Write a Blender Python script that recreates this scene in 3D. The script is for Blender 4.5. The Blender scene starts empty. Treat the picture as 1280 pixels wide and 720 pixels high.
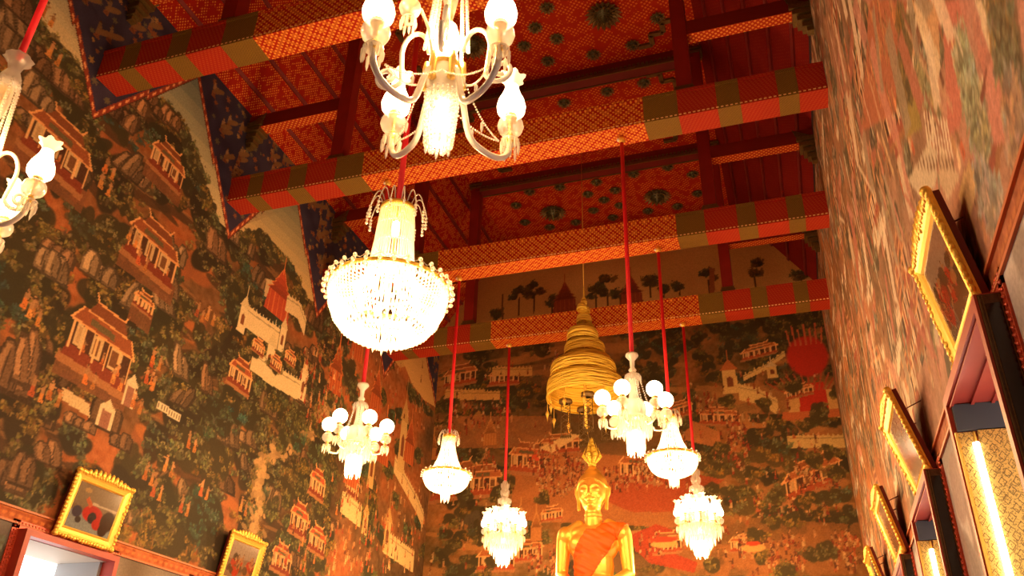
import bpy, bmesh, math, random
import numpy as np
from mathutils import Vector, Matrix

# ------------------------------------------------------------------ camera, world, exposure
sc = bpy.context.scene
PI = math.pi
EYE = Vector((0.0, 0.0, 1.6))
FPX, YAW, PITCH, ROLL = 1058.91, 0.333255, 0.516888, 0.030593
CR = (Matrix.Rotation(YAW, 3, 'Z') @ Matrix.Rotation(PI / 2 + PITCH, 3, 'X') @ Matrix.Rotation(ROLL, 3, 'Z'))
cd = bpy.data.cameras.new('camera')
cam = bpy.data.objects.new('camera', cd)
sc.collection.objects.link(cam)
cam.matrix_world = Matrix.Translation(EYE) @ CR.to_4x4()
cd.sensor_width = 36.0
cd.lens = FPX / 1280 * 36
cd.clip_start = 0.05
sc.camera = cam
sc.view_settings.view_transform = 'Standard'
sc.view_settings.look = 'None'
sc.view_settings.gamma = 1.0
sc.view_settings.use_curve_mapping = False
sc.view_settings.exposure = 0.12
wd = bpy.data.worlds.new('daylight')
sc.world = wd
wd.use_nodes = True
wd.node_tree.nodes['Background'].inputs[0].default_value = (1.0, 0.95, 0.88, 1)
wd.node_tree.nodes['Background'].inputs[1].default_value = 3.0
LAMP_COL = (1.0, 0.58, 0.25)
K_LIGHT = 1.0

# the room, measured in metres
XL, XR, YB, YF = -9.03, 1.25, -4.0, 19.98
ZW, ZB, ZC, XM = 12.5, 10.37, 15.2, -3.89
BEAMS = [3.8, 7.13, 10.43, 13.8, 17.07]
C = sc.collection
rnd = random.Random(7)


# ------------------------------------------------------------------ node helpers
def new_mat(name):
    m = bpy.data.materials.new(name)
    m.use_nodes = True
    nt = m.node_tree
    nt.nodes.clear()
    out = nt.nodes.new('ShaderNodeOutputMaterial')
    bs = nt.nodes.new('ShaderNodeBsdfPrincipled')
    nt.links.new(bs.outputs[0], out.inputs[0])
    return m, nt, bs, out


class N:
    """tiny node maths builder"""
    def __init__(s, nt):
        s.nt = nt

    def m(s, op, a, b=None, c=None):
        n = s.nt.nodes.new('ShaderNodeMath')
        n.operation = op
        for i, v in enumerate((a, b, c)):
            if v is None:
                continue
            if isinstance(v, (int, float)):
                n.inputs[i].default_value = v
            else:
                s.nt.links.new(v, n.inputs[i])
        return n.outputs[0]

    def pos(s):
        g = s.nt.nodes.new('ShaderNodeNewGeometry')
        x = s.nt.nodes.new('ShaderNodeSeparateXYZ')
        s.nt.links.new(g.outputs['Position'], x.inputs[0])
        return x.outputs

    def obj(s):
        g = s.nt.nodes.new('ShaderNodeTexCoord')
        x = s.nt.nodes.new('ShaderNodeSeparateXYZ')
        s.nt.links.new(g.outputs['Object'], x.inputs[0])
        return x.outputs

    def mix(s, f, a, b):
        n = s.nt.nodes.new('ShaderNodeMix')
        n.data_type = 'RGBA'
        for k, v in ((0, f), (6, a), (7, b)):
            if isinstance(v, (int, float)):
                n.inputs[k].default_value = v
            elif isinstance(v, tuple):
                n.inputs[k].default_value = (*v, 1) if len(v) == 3 else v
            else:
                s.nt.links.new(v, n.inputs[k])
        return n.outputs[2]

    def noise(s, scale, detail=3, vec=None):
        n = s.nt.nodes.new('ShaderNodeTexNoise')
        n.inputs['Scale'].default_value = scale
        n.inputs['Detail'].default_value = detail
        if vec is None:
            g = s.nt.nodes.new('ShaderNodeNewGeometry')
            vec = g.outputs['Position']
        s.nt.links.new(vec, n.inputs['Vector'])
        return n.outputs[0]

    def lattice(s, a, b, p, r):
        """dots on a diamond lattice of pitch p; 1 inside a dot"""
        u = s.m('DIVIDE', s.m('ADD', a, b), p)
        v = s.m('DIVIDE', s.m('SUBTRACT', a, b), p)
        fu = s.m('SUBTRACT', s.m('FRACT', u), .5)
        fv = s.m('SUBTRACT', s.m('FRACT', v), .5)
        d = s.m('SQRT', s.m('ADD', s.m('MULTIPLY', fu, fu), s.m('MULTIPLY', fv, fv)))
        return s.m('LESS_THAN', d, r)

    def lines(s, a, p, w):
        f = s.m('FRACT', s.m('DIVIDE', a, p))
        return s.m('LESS_THAN', f, w)


def plain(name, col, rough=.5, metal=0., emis=None, estr=0., noise=0.0, nscale=8.):
    m, nt, bs, out = new_mat(name)
    n = N(nt)
    if noise:
        f = n.noise(nscale, 4)
        c = n.mix(f, tuple(x * (1 - noise) for x in col), tuple(min(1, x * (1 + noise)) for x in col))
        nt.links.new(c, bs.inputs['Base Color'])
    else:
        bs.inputs['Base Color'].default_value = (*col, 1)
    bs.inputs['Roughness'].default_value = rough
    bs.inputs['Metallic'].default_value = metal
    if emis:
        bs.inputs['Emission Color'].default_value = (*emis, 1)
        bs.inputs['Emission Strength'].default_value = estr
    return m


RED = (.42, .022, .012)
GOLD = (.95, .56, .10)
M = {}


def beam_material():
    m, nt, bs, out = new_mat('beam_lacquer')
    n = N(nt)
    x, y, z = n.pos()
    t = n.m('ADD', y, z)
    d = n.m('ABSOLUTE', n.m('SUBTRACT', x, XM))
    dots = n.lattice(x, t, .082, .28)
    def nest(pitch):
        u = n.m('ABSOLUTE', n.m('SUBTRACT', n.m('FRACT', n.m('DIVIDE', n.m('ADD', x, t), pitch)), .5))
        v = n.m('ABSOLUTE', n.m('SUBTRACT', n.m('FRACT', n.m('DIVIDE', n.m('SUBTRACT', x, t), pitch)), .5))
        return n.m('MAXIMUM', u, v)
    nd = nest(.41)
    rim = n.m('GREATER_THAN', nd, .43)
    core = n.m('LESS_THAN', nd, .16)
    lit = n.m('MAXIMUM', n.m('MULTIPLY', rim, .22), n.m('MULTIPLY', core, .25))
    big = n.lattice(x, t, .34, .36)
    fine = n.m('MULTIPLY', n.lines(t, .034, .45), n.lines(n.m('ADD', x, n.m('MULTIPLY', t, .5)), .06, .6))
    weave = n.lattice(x, t, .028, .3)
    center = n.mix(n.m('MINIMUM', n.m('ADD', n.m('MULTIPLY', dots, .8), lit), 1.0), (.42, .020, .006), (.95, .44, .05))
    redp = n.mix(n.m('MULTIPLY', fine, .35), (.36, .020, .008), (.60, .16, .03))
    green = n.mix(weave, (.13, .070, .012), (.36, .21, .035))
    c = n.mix(n.m('GREATER_THAN', d, 2.44), center, green)
    for a, k in ((2.97, redp), (3.56, green), (3.90, redp), (4.45, green), (4.74, redp)):
        c = n.mix(n.m('GREATER_THAN', d, a), c, k)
    # gold beading along the lower arris
    bead = n.m('MULTIPLY', n.m('LESS_THAN', n.m('ABSOLUTE', n.m('SUBTRACT', z, ZB + .035)), .012), n.lines(x, .07, .55))
    c = n.mix(bead, c, (1, .66, .25))
    nt.links.new(c, bs.inputs['Base Color'])
    bs.inputs['Roughness'].default_value = .75
    bs.inputs['Specular IOR Level'].default_value = .15
    return m


def pattern_material(name, base, gold, ax, bx, p, r, p2=None, amount=.8, rough=.5, speck=0, under=False):
    """red boards stencilled with a gold diamond lattice over two world axes"""
    m, nt, bs, out = new_mat(name)
    n = N(nt)
    P_ = n.pos()
    a, b = P_[ax], P_[bx]
    dots = n.lattice(a, b, p, r)
    f_ = n.m('MULTIPLY', dots, amount)
    if speck:
        f_ = n.m('MULTIPLY', f_, n.m('GREATER_THAN', n.noise(speck, 2), .47))
    c = n.mix(f_, base, gold)
    if p2:
        # darker star lattice on top
        u = n.m('ABSOLUTE', n.m('SUBTRACT', n.m('FRACT', n.m('DIVIDE', n.m('ADD', a, b), p2)), .5))
        v = n.m('ABSOLUTE', n.m('SUBTRACT', n.m('FRACT', n.m('DIVIDE', n.m('SUBTRACT', a, b), p2)), .5))
        ln = n.m('LESS_THAN', n.m('MINIMUM', u, v), .09)
        c = n.mix(n.m('MULTIPLY', ln, .75), c, tuple(x * .55 for x in base))
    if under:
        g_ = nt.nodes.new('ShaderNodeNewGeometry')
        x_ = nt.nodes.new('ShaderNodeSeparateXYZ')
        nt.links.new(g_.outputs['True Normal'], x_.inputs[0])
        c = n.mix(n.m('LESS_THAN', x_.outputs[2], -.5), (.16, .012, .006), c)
    nz = n.noise(1.3, 3)
    c = n.mix(n.m('MULTIPLY', nz, .35), c, tuple(x * .5 for x in base))
    nt.links.new(c, bs.inputs['Base Color'])
    bs.inputs['Roughness'].default_value = .8
    bs.inputs['Specular IOR Level'].default_value = .1
    return m


def crystal_material():
    m = bpy.data.materials.new('crystal')
    m.use_nodes = True
    nt = m.node_tree
    nt.nodes.clear()
    out = nt.nodes.new('ShaderNodeOutputMaterial')
    tr = nt.nodes.new('ShaderNodeBsdfTransparent')
    tr.inputs[0].default_value = (1, .97, .9, 1)
    tl = nt.nodes.new('ShaderNodeBsdfTranslucent')
    tl.inputs[0].default_value = (.95, .93, .88, 1)
    df = nt.nodes.new('ShaderNodeBsdfDiffuse')
    df.inputs[0].default_value = (.92, .90, .85, 1)
    gl = nt.nodes.new('ShaderNodeBsdfGlossy')
    gl.inputs['Roughness'].default_value = .12
    a = nt.nodes.new('ShaderNodeMixShader')
    a.inputs[0].default_value = .45
    b = nt.nodes.new('ShaderNodeMixShader')
    b.inputs[0].default_value = .30
    c = nt.nodes.new('ShaderNodeMixShader')
    c.inputs[0].default_value = .5
    L = nt.links.new
    L(tl.outputs[0], a.inputs[1]); L(df.outputs[0], a.inputs[2])
    L(a.outputs[0], b.inputs[1]); L(gl.outputs[0], b.inputs[2])
    L(tr.outputs[0], c.inputs[1]); L(b.outputs[0], c.inputs[2])
    L(c.outputs[0], out.inputs[0])
    return m


def lacquer_panel_material():
    """gold ground with black diamond scrolls, object coordinates (y/z)"""
    m, nt, bs, out = new_mat('gilt_lacquer_panel')
    n = N(nt)
    x, y, z = n.pos()
    def diam(p, lo, hi):
        u = n.m('ABSOLUTE', n.m('SUBTRACT', n.m('FRACT', n.m('DIVIDE', n.m('ADD', x, n.m('MULTIPLY', z, .75)), p)), .5))
        v = n.m('ABSOLUTE', n.m('SUBTRACT', n.m('FRACT', n.m('DIVIDE', n.m('SUBTRACT', x, n.m('MULTIPLY', z, .75)), p)), .5))
        q = n.m('MAXIMUM', u, v)
        return n.m('MULTIPLY', n.m('GREATER_THAN', q, lo), n.m('LESS_THAN', q, hi))
    k = diam(.088, .25, .31)
    sp = n.m('GREATER_THAN', n.noise(90, 2), .56)
    c = n.mix(n.m('MULTIPLY', sp, .6), (.80, .50, .12), (.12, .06, .02))
    c = n.mix(n.m('MULTIPLY', k, .85), c, (.10, .05, .02))
    nt.links.new(c, bs.inputs['Base Color'])
    bs.inputs['Roughness'].default_value = .35
    bs.inputs['Metallic'].default_value = .35
    return m


M['beam'] = beam_material()
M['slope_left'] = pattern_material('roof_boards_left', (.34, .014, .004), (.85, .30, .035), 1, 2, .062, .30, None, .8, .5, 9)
M['slope_right'] = pattern_material('roof_boards_right_shaded', (.20, .010, .006), (.40, .08, .02), 1, 2, .085, .2, None, .3, .5, 6)  # same boards as the left, weaker light painted in as darker colour
M['panel'] = pattern_material('ceiling_boards', (.40, .022, .005), (.85, .24, .03), 0, 1, .105, .31, None, .7, .5, 5)
M['red'] = plain('red_lacquer', (.22, .012, .007), .45, noise=.25, nscale=3)
M['dark_red'] = plain('dark_red_lacquer', (.17, .012, .010), .5, noise=.25, nscale=3)
M['casing_red'] = plain('window_red', (.42, .05, .03), .45, noise=.25, nscale=3)
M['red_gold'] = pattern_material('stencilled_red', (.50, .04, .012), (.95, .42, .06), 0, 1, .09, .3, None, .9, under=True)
M['rod'] = plain('red_cloth_sleeve', (.72, .008, .018), .6)
M['gilt'] = plain('gilt', (1.0, .62, .10), .38, .45, noise=.12, nscale=20)
M['gilt_dark'] = plain('aged_gilt', (.17, .105, .03), .45, .5, noise=.5, nscale=30)
M['gilt_green'] = plain('green_glass_mosaic', (.07, .065, .02), .4, .3, noise=.4, nscale=25)
M['umbrella'] = plain('gold_umbrella_cloth', (1.0, .66, .07), .5, .05, noise=.10, nscale=9)
nt_ = M['umbrella'].node_tree
tc_ = nt_.nodes.new('ShaderNodeTexCoord')
mp_ = nt_.nodes.new('ShaderNodeMapping')
mp_.inputs['Scale'].default_value = (1.2, 1.2, 13)
nz_ = nt_.nodes.new('ShaderNodeTexNoise')
nz_.inputs['Scale'].default_value = 1.6
bp_ = nt_.nodes.new('ShaderNodeBump')
bp_.inputs['Strength'].default_value = .9
bp_.inputs['Distance'].default_value = .12
nt_.links.new(tc_.outputs['Object'], mp_.inputs[0])
nt_.links.new(mp_.outputs[0], nz_.inputs['Vector'])
nt_.links.new(nz_.outputs[0], bp_.inputs['Height'])
nt_.links.new(bp_.outputs[0], [q for q in nt_.nodes if q.type == 'BSDF_PRINCIPLED'][0].inputs['Normal'])
M['statue'] = plain('polished_gold', (1.0, .55, .09), .42, .65)
M['robe'] = plain('saffron_robe', (.85, .12, .002), .6, noise=.15, nscale=10)
M['brass'] = plain('brass', (.85, .58, .16), .3, .8)
M['crystal'] = crystal_material()
M['glass_arm'] = plain('milky_glass', (.92, .84, .68), .15)
M['shade'] = plain('lit_glass_shade', (.95, .92, .86), .3, 0, (1, .70, .40), 8)
M['bulb'] = plain('lit_bulb', (1, 1, 1), .3, 0, (1, .70, .40), 22)
M['tube'] = plain('glowing_streak_tube', (1, 1, 1), .3, 0, (1, .93, .80), 9)
M['rim'] = plain('warm_shade_rim', (.9, .8, .6), .3, 0, (1, .62, .30), 1.1)
M['dark_cup'] = plain('smoked_glass', (.12, .07, .02), .15, .2)
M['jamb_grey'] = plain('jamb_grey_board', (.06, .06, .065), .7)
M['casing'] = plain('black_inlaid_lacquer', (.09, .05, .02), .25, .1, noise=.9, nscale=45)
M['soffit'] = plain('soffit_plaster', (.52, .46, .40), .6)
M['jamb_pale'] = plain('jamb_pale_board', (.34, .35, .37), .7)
M['soffit_shaded'] = plain('shaded_soffit', (.025, .025, .027), .8)  # soffit plaster with shade put into its colour, not assigned
M['lacquer'] = lacquer_panel_material()
M['floor'] = plain('red_carpet', (.25, .05, .03), .9, noise=.2, nscale=5)
M['stone'] = plain('grey_plinth_stone', (.35, .30, .24), .7, noise=.2)


# ------------------------------------------------------------------ mesh helpers
class MB:
    def __init__(s):
        s.v, s.f, s.smooth = [], [], []

    def add(s, vs, fs, smooth=False, mat=None):
        o = len(s.v)
        if mat is not None:
            vs = [mat @ Vector(v) for v in vs]
        s.v += [tuple(v) for v in vs]
        s.f += [tuple(i + o for i in f) for f in fs]
        s.smooth += [smooth] * len(fs)
        return s

    def box(s, x0, x1, y0, y1, z0, z1, mat=None):
        vs = [(x, y, z) for x in (x0, x1) for y in (y0, y1) for z in (z0, z1)]
        fs = [(0, 1, 3, 2), (4, 6, 7, 5), (0, 4, 5, 1), (2, 3, 7, 6), (0, 2, 6, 4), (1, 5, 7, 3)]
        return s.add(vs, fs, False, mat)

    def lathe(s, prof, n=16, mat=None, wave=0, amp=0.):
        """prof: (r, z[, wave weight]) from one end to the other"""
        vs, fs = [], []
        for k, pr in enumerate(prof):
            r, z = pr[0], pr[1]
            w = pr[2] if len(pr) > 2 else 0
            for i in range(n):
                a = 2 * PI * i / n
                rr = r * (1 + w * amp * math.cos(wave * a))
                vs.append((rr * math.cos(a), rr * math.sin(a), z + w * amp * .5 * math.cos(wave * a) * r))
        for k in range(len(prof) - 1):
            for i in range(n):
                j = (i + 1) % n
                fs.append((k * n + i, k * n + j, (k + 1) * n + j, (k + 1) * n + i))
        return s.add(vs, fs, True, mat)

    def tube(s, pts, r, n=8, caps=True):
        pts = [Vector(p) for p in pts]
        rs = r if isinstance(r, (list, tuple)) else [r] * len(pts)
        vs, fs = [], []
        up = None
        for k, p in enumerate(pts):
            t = (pts[min(k + 1, len(pts) - 1)] - pts[max(k - 1, 0)]).normalized()
            if up is None:
                up = Vector((0, 0, 1)) if abs(t.z) < .9 else Vector((1, 0, 0))
            a = t.cross(up)
            a = a.normalized() if a.length > 1e-6 else Vector((1, 0, 0))
            b = t.cross(a).normalized()
            up = b * -1 if (b * -1).dot(up) > 0 else b
            for i in range(n):
                q = 2 * PI * i / n
                vs.append(p + (a * math.cos(q) + b * math.sin(q)) * rs[k])
        for k in range(len(pts) - 1):
            for i in range(n):
                j = (i + 1) % n
                fs.append((k * n + i, k * n + j, (k + 1) * n + j, (k + 1) * n + i))
        if caps:
            fs.append(tuple(range(n)))
            fs.append(tuple((len(pts) - 1) * n + i for i in range(n)))
        return s.add(vs, fs, True)

    def ball(s, c, r, n=10, sz=None):
        sx, sy, sz_ = (r, r, r) if sz is None else sz
        m = max(4, n // 2)
        vs = [(c[0], c[1], c[2] - sz_)]
        for k in range(1, m):
            p = PI * k / m - PI / 2
            for i in range(n):
                a = 2 * PI * i / n
                vs.append((c[0] + sx * math.cos(p) * math.cos(a), c[1] + sy * math.cos(p) * math.sin(a), c[2] + sz_ * math.sin(p)))
        vs.append((c[0], c[1], c[2] + sz_))
        fs = []
        for i in range(n):
            fs.append((0, 1 + (i + 1) % n, 1 + i))
            t = 1 + (m - 2) * n
            fs.append((len(vs) - 1, t + i, t + (i + 1) % n))
        for k in range(m - 2):
            for i in range(n):
                j = (i + 1) % n
                fs.append((1 + k * n + i, 1 + k * n + j, 1 + (k + 1) * n + j, 1 + (k + 1) * n + i))
        return s.add(vs, fs, True)

    def drop(s, c, r, h):
        """a cut crystal prism hanging from c"""
        x, y, z = c
        vs = [(x, y, z)]
        for zz, rr in ((z - h * .18, r), (z - h * .72, r * .8)):
            for i in range(4):
                a = PI / 2 * i + .4
                vs.append((x + rr * math.cos(a), y + rr * math.sin(a), zz))
        vs.append((x, y, z - h))
        fs = []
        for i in range(4):
            j = (i + 1) % 4
            fs += [(0, 1 + i, 1 + j), (1 + i, 5 + i, 5 + j, 1 + j), (5 + i, 9, 5 + j)]
        return s.add(vs, fs, False)

    def prism(s, poly, a0, a1, axis):
        """extrude a polygon of (p, q) along axis 'x' or 'y' """
        n = len(poly)
        f = {'x': lambda p, q, a: (a, p, q), 'y': lambda p, q, a: (p, a, q), 'z': lambda p, q, a: (p, q, a)}[axis]
        vs = [f(p, q, a0) for p, q in poly] + [f(p, q, a1) for p, q in poly]
        fs = [tuple(range(n)), tuple(range(2 * n - 1, n - 1, -1))]
        fs += [(i, (i + 1) % n, n + (i + 1) % n, n + i) for i in range(n)]
        return s.add(vs, fs)

    def build(s, name, mat, parent=None, loc=None):
        me = bpy.data.meshes.new(name)
        me.from_pydata(s.v, [], s.f)
        me.polygons.foreach_set('use_smooth', s.smooth)
        bm = bmesh.new()
        bm.from_mesh(me)
        bmesh.ops.recalc_face_normals(bm, faces=bm.faces)
        bm.to_mesh(me)
        bm.free()
        o = bpy.data.objects.new(name, me)
        me.materials.append(M[mat] if isinstance(mat, str) else mat)
        C.objects.link(o)
        if parent is not None:
            o.parent = parent
        if loc:
            o.location = loc
        return o


def tag(o, label=None, cat=None, group=None, kind=None):
    for k, v in (('label', label), ('category', cat), ('group', group), ('kind', kind)):
        if v:
            o[k] = v
    return o


def empty(name, loc, label, cat, group=None, rz=0):
    o = bpy.data.objects.new(name, None)
    o.empty_display_size = .1
    C.objects.link(o)
    o.location = loc
    o.rotation_euler = (0, 0, rz)
    return tag(o, label, cat, group)


def copy_tree(o, parent=None):
    c = o.copy()
    C.objects.link(c)
    c.parent = parent
    for ch in list(o.children):
        copy_tree(ch, c)
    return c


def point_light(name, loc, power, col=LAMP_COL, r=.12, parent=None):
    ld = bpy.data.lights.new(name, 'POINT')
    ld.energy = power * K_LIGHT
    ld.color = col
    ld.shadow_soft_size = r
    o = bpy.data.objects.new(name, ld)
    C.objects.link(o)
    o.location = loc
    o.parent = parent
    return o


def ray_hit(px, py, axis, val):
    """where the line of sight through a point of the picture meets a plane of the room"""
    d = CR @ Vector(((px - 640) / FPX, -(py - 360) / FPX, -1))
    t = (val - EYE[axis]) / d[axis]
    return EYE + d * t


# ------------------------------------------------------------------ mural painting (paint colours before gain, in wall metres)
def lin(c):
    c = np.asarray(c, float) / 255.
    return np.where(c <= .04045, c / 12.92, ((c + .055) / 1.055) ** 2.4)


class Canvas:
    def __init__(s, u0, u1, v0, v1, st, seed=1):
        s.u0, s.v0, s.st = u0, v0, st
        s.nu, s.nv = int(round((u1 - u0) / st)) + 1, int(round((v1 - v0) / st)) + 1
        s.u = u0 + np.arange(s.nu) * st
        s.v = v0 + np.arange(s.nv) * st
        s.a = np.zeros((s.nv, s.nu, 3))
        s.r = np.random.RandomState(seed)

    def noise(s, cell, amp=1.):
        nu, nv = int((s.nu * s.st) / cell) + 3, int((s.nv * s.st) / cell) + 3
        g = s.r.rand(nv, nu)
        x = (s.u - s.u0) / cell
        y = (s.v - s.v0) / cell
        xi, yi = x.astype(int), y.astype(int)
        fx, fy = x - xi, y - yi
        fx = fx * fx * (3 - 2 * fx)
        fy = (fy * fy * (3 - 2 * fy))[:, None]
        A, B = g[yi][:, xi], g[yi][:, xi + 1]
        D, E = g[yi + 1][:, xi], g[yi + 1][:, xi + 1]
        return amp * ((A * (1 - fx) + B * fx) * (1 - fy) + (D * (1 - fx) + E * fx) * fy)

    def win(s, ua, ub, va, vb):
        i0 = max(0, int((ua - s.u0) / s.st)); i1 = min(s.nu, int((ub - s.u0) / s.st) + 2)
        j0 = max(0, int((va - s.v0) / s.st)); j1 = min(s.nv, int((vb - s.v0) / s.st) + 2)
        return i0, i1, j0, j1

    def poly(s, pts, col, al=1., jit=6):
        P = np.asarray(pts, float)
        i0, i1, j0, j1 = s.win(P[:, 0].min(), P[:, 0].max(), P[:, 1].min(), P[:, 1].max())
        if i1 <= i0 or j1 <= j0:
            return
        U = s.u[i0:i1][None, :]
        V = s.v[j0:j1][:, None]
        ins = np.zeros((j1 - j0, i1 - i0), bool)
        n = len(P)
        for k in range(n):
            (x1, y1), (x2, y2) = P[k], P[(k + 1) % n]
            if y1 == y2:
                continue
            c = ((V >= y1) != (V >= y2)) & (U < (x2 - x1) * (V - y1) / (y2 - y1) + x1)
            ins ^= c
        sub = s.a[j0:j1, i0:i1]
        cc = np.asarray(col, float) + (s.r.rand(j1 - j0, i1 - i0, 1) - .5) * 2 * jit
        m = ins[..., None] * al
        sub[...] = sub * (1 - m) + cc * m

    def ell(s, u, v, ru, rv, col, ang=0., al=1.):
        R = max(ru, rv)
        i0, i1, j0, j1 = s.win(u - R, u + R, v - R, v + R)
        if i1 <= i0 or j1 <= j0:
            return
        U = s.u[i0:i1][None, :] - u
        V = s.v[j0:j1][:, None] - v
        c, q = math.cos(ang), math.sin(ang)
        d = ((U * c + V * q) / ru) ** 2 + ((-U * q + V * c) / rv) ** 2
        m = (np.clip((1.25 - d) * 3, 0, 1) * al)[..., None]
        sub = s.a[j0:j1, i0:i1]
        sub[...] = sub * (1 - m) + np.asarray(col, float) * m

    def line(s, pts, w, col, al=1.):
        for (x1, y1), (x2, y2) in zip(pts[:-1], pts[1:]):
            dx, dy = x2 - x1, y2 - y1
            L = math.hypot(dx, dy) or 1e-6
            nx, ny = -dy / L * w / 2, dx / L * w / 2
            s.poly([(x1 + nx, y1 + ny), (x2 + nx, y2 + ny), (x2 - nx, y2 - ny), (x1 - nx, y1 - ny)], col, al, 3)

    def foliage(s, u, v, ru, rv, dark=(44, 42, 24), light=(132, 128, 70), n=None, leaf=.045):
        """a tree crown made of leafy tufts, each dark underneath and pale on top"""
        r = s.r
        D, Lc = np.array(dark, float), np.array(light, float)
        for k in range(5):
            a = r.rand() * 6.28
            s.ell(u + math.cos(a) * ru * .4, v + math.sin(a) * rv * .4, ru * (.35 + .3 * r.rand()), rv * (.35 + .3 * r.rand()), D * .8, r.rand() * 3, .9)
        m = max(3, int((n or (20 + ru * rv * 420)) / 7))
        hue = np.array((16, 2, -8)) * r.randn()
        for k in range(m):
            a, q = r.rand() * 6.28, math.sqrt(r.rand())
            x, y = u + math.cos(a) * q * ru, v + math.sin(a) * q * rv
            g = leaf * (1.1 + 1.1 * r.rand())
            t = .25 + .35 * r.rand()
            s.ell(x, y - g * .3, g * 1.1, g * .6, D * .8, r.rand(), .5)
            s.ell(x, y, g, g * .55, D * (1 - t) + Lc * t + hue, r.rand() - .5, .45)
            for e in range(9):
                t2 = np.clip(t - .2 + .85 * r.rand(), 0, 1.15)
                s.ell(x + g * 2.6 * (r.rand() - .5), y + g * (1.9 * r.rand() - .7), g * (.22 + .28 * r.rand()), g * (.12 + .14 * r.rand()), D * (1 - t2) + Lc * t2 + hue + r.randn(3) * 6, r.rand() * 3, .85)

    def rock(s, u, v, w, h, col=(168, 138, 104), lean=.0):
        """a clump of craggy pillars with lit left facets, cracks and dark feet"""
        r = s.r
        n = max(2, int(w / .16))
        for k in r.permutation(n):
            x = u - w / 2 + (k + .5) * w / n
            hh = h * (.5 + .55 * r.rand())
            c = np.array(col, float) * (.60 + .42 * r.rand())
            g = w / n * .72
            def T(a, b):
                return (x + a * g + lean * b * hh + .012 * r.randn(), v + b * hh)
            s.poly([T(-1.1, -.08), T(-1.15, .6), T(-.5, 1.05), T(.5, 1.04), T(1.2, .7), T(1.15, -.08)], c * .38)
            s.poly([T(-.9, 0), T(-1., .55), T(-.45, .95), T(.3, .97), T(.9, .66), T(.85, .05)], c * .72, 1, 12)
            s.poly([T(-.8, .1), T(-.85, .55), T(-.4, .92), T(.05, .9), T(-.1, .5), T(-.15, .12)], c * 1.08, 1, 10)
            s.line([T(.1, .05), T(.0, .5), T(.3, .85)], .016, c * .35)

    def figure(s, u, v, h, col=(200, 105, 45), skin=(176, 124, 80)):
        r = s.r
        col = np.array(col, float) * (.75 + .3 * r.rand())
        skin = np.array(skin, float) * (.75 + .35 * r.rand())
        q = (r.rand() - .5) * .5
        s.poly([(u - h * .17, v), (u + h * .17, v), (u + h * (.08 + q * .2), v + h * .55), (u - h * (.08 - q * .2), v + h * .55)], col, .9, 10)
        s.poly([(u - h * .10 + q * h * .2, v + h * .45), (u + h * .10 + q * h * .2, v + h * .45), (u + h * .13 + q * h * .2, v + h * .78), (u - h * .11 + q * h * .2, v + h * .76)], skin, .9, 8)
        s.ell(u + q * h * .3, v + h * .87, h * .075, h * .085, skin, 0, .9)
        s.ell(u + q * h * .3, v + h * .95, h * .06, h * .06, (58, 30, 18), 0, .9)
        e = 1 if r.rand() < .5 else -1
        s.line([(u, v + h * .7), (u + h * .26 * e, v + h * (.45 + .35 * r.rand()))], h * .06, skin, .9)
        s.line([(u - h * .05, v + h * .2), (u + h * .1, v + h * .05)], h * .04, col * .5, .8)

    def pavilion(s, u, v, w, h, roof=(134, 66, 36), body=(112, 40, 24), wall=(196, 164, 118), pers=.16, cols=6):
        """an open pavilion drawn in slanting perspective: plinth, pillars, cream screens, tiered roof"""
        def T(a, b):
            return (u + (a - .5) * w, v + b * h + (a - .5) * w * -pers)
        dk = (58, 30, 18)
        s.poly([T(-.12, -.12), T(1.02, -.12), T(1.06, .02), T(-.1, .02)], (150, 96, 58))
        s.poly([T(-.06, .0), T(1.02, .0), T(1., .2), T(-.02, .2)], body)
        s.poly([T(.0, .18), T(1., .18), T(.98, .56), T(.04, .56)], dk)
        for a, b in ((.06, .2), (.34, .5), (.64, .86)):
            s.poly([T(a, .2), T(b, .2), T(b, .52), T(a, .52)], wall)
            s.poly([T(a + .03, .24), T(b - .05, .24), T(b - .05, .48), T(a + .03, .48)], (100, 60, 34) if a > .3 else (176, 140, 96))
        for k in range(3):
            s.figure(*T(.2 + .3 * k + .1 * s.r.rand(), .18), h * .2)
        for k in range(cols):
            a = .0 + k / (cols - 1)
            s.line([T(a, .12), T(a, .58)], .028, (222, 170, 112))
        s.poly([T(-.07, .53), T(1.05, .53), T(.93, .78), T(.08, .78)], roof)
        s.poly([T(.22, .60), T(.66, .60), T(.64, .70), T(.24, .70)], (84, 74, 48))
        s.poly([T(.14, .76), T(.86, .76), T(.74, .97), T(.26, .97)], tuple(x * .82 for x in roof))
        s.line([T(-.09, .54), T(1.07, .54)], .035, (214, 150, 92))
        for a in (.08, .93):
            s.line([T(-.07 if a < .5 else 1.05, .53), T(a, .78)], .03, (220, 158, 96))
        s.line([T(.14, .77), T(.86, .77)], .028, (210, 146, 88))
        s.line([T(.26, .98), T(.20, 1.1)], .025, (220, 160, 98))
        s.line([T(.74, .98), T(.80, 1.1)], .025, (220, 160, 98))
        s.line([T(.24, .97), T(.76, .97)], .028, (214, 150, 92))

    def citywall(s, pts, h, col=(206, 184, 140)):
        for (x1, y1), (x2, y2) in zip(pts[:-1], pts[1:]):
            s.poly([(x1, y1), (x2, y2), (x2, y2 + h), (x1, y1 + h)], col)
            s.line([(x1, y1 + h * .8), (x2, y2 + h * .8)], .025, tuple(c * .7 for c in col))
            n = max(2, int(abs(x2 - x1) / .1))
            for k in range(n):
                a = (k + .5) / n
                x, y = x1 + (x2 - x1) * a, y1 + (y2 - y1) * a
                s.poly([(x - .03, y + h - .02), (x + .03, y + h - .02), (x, y + h + .06)], col)

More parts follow.
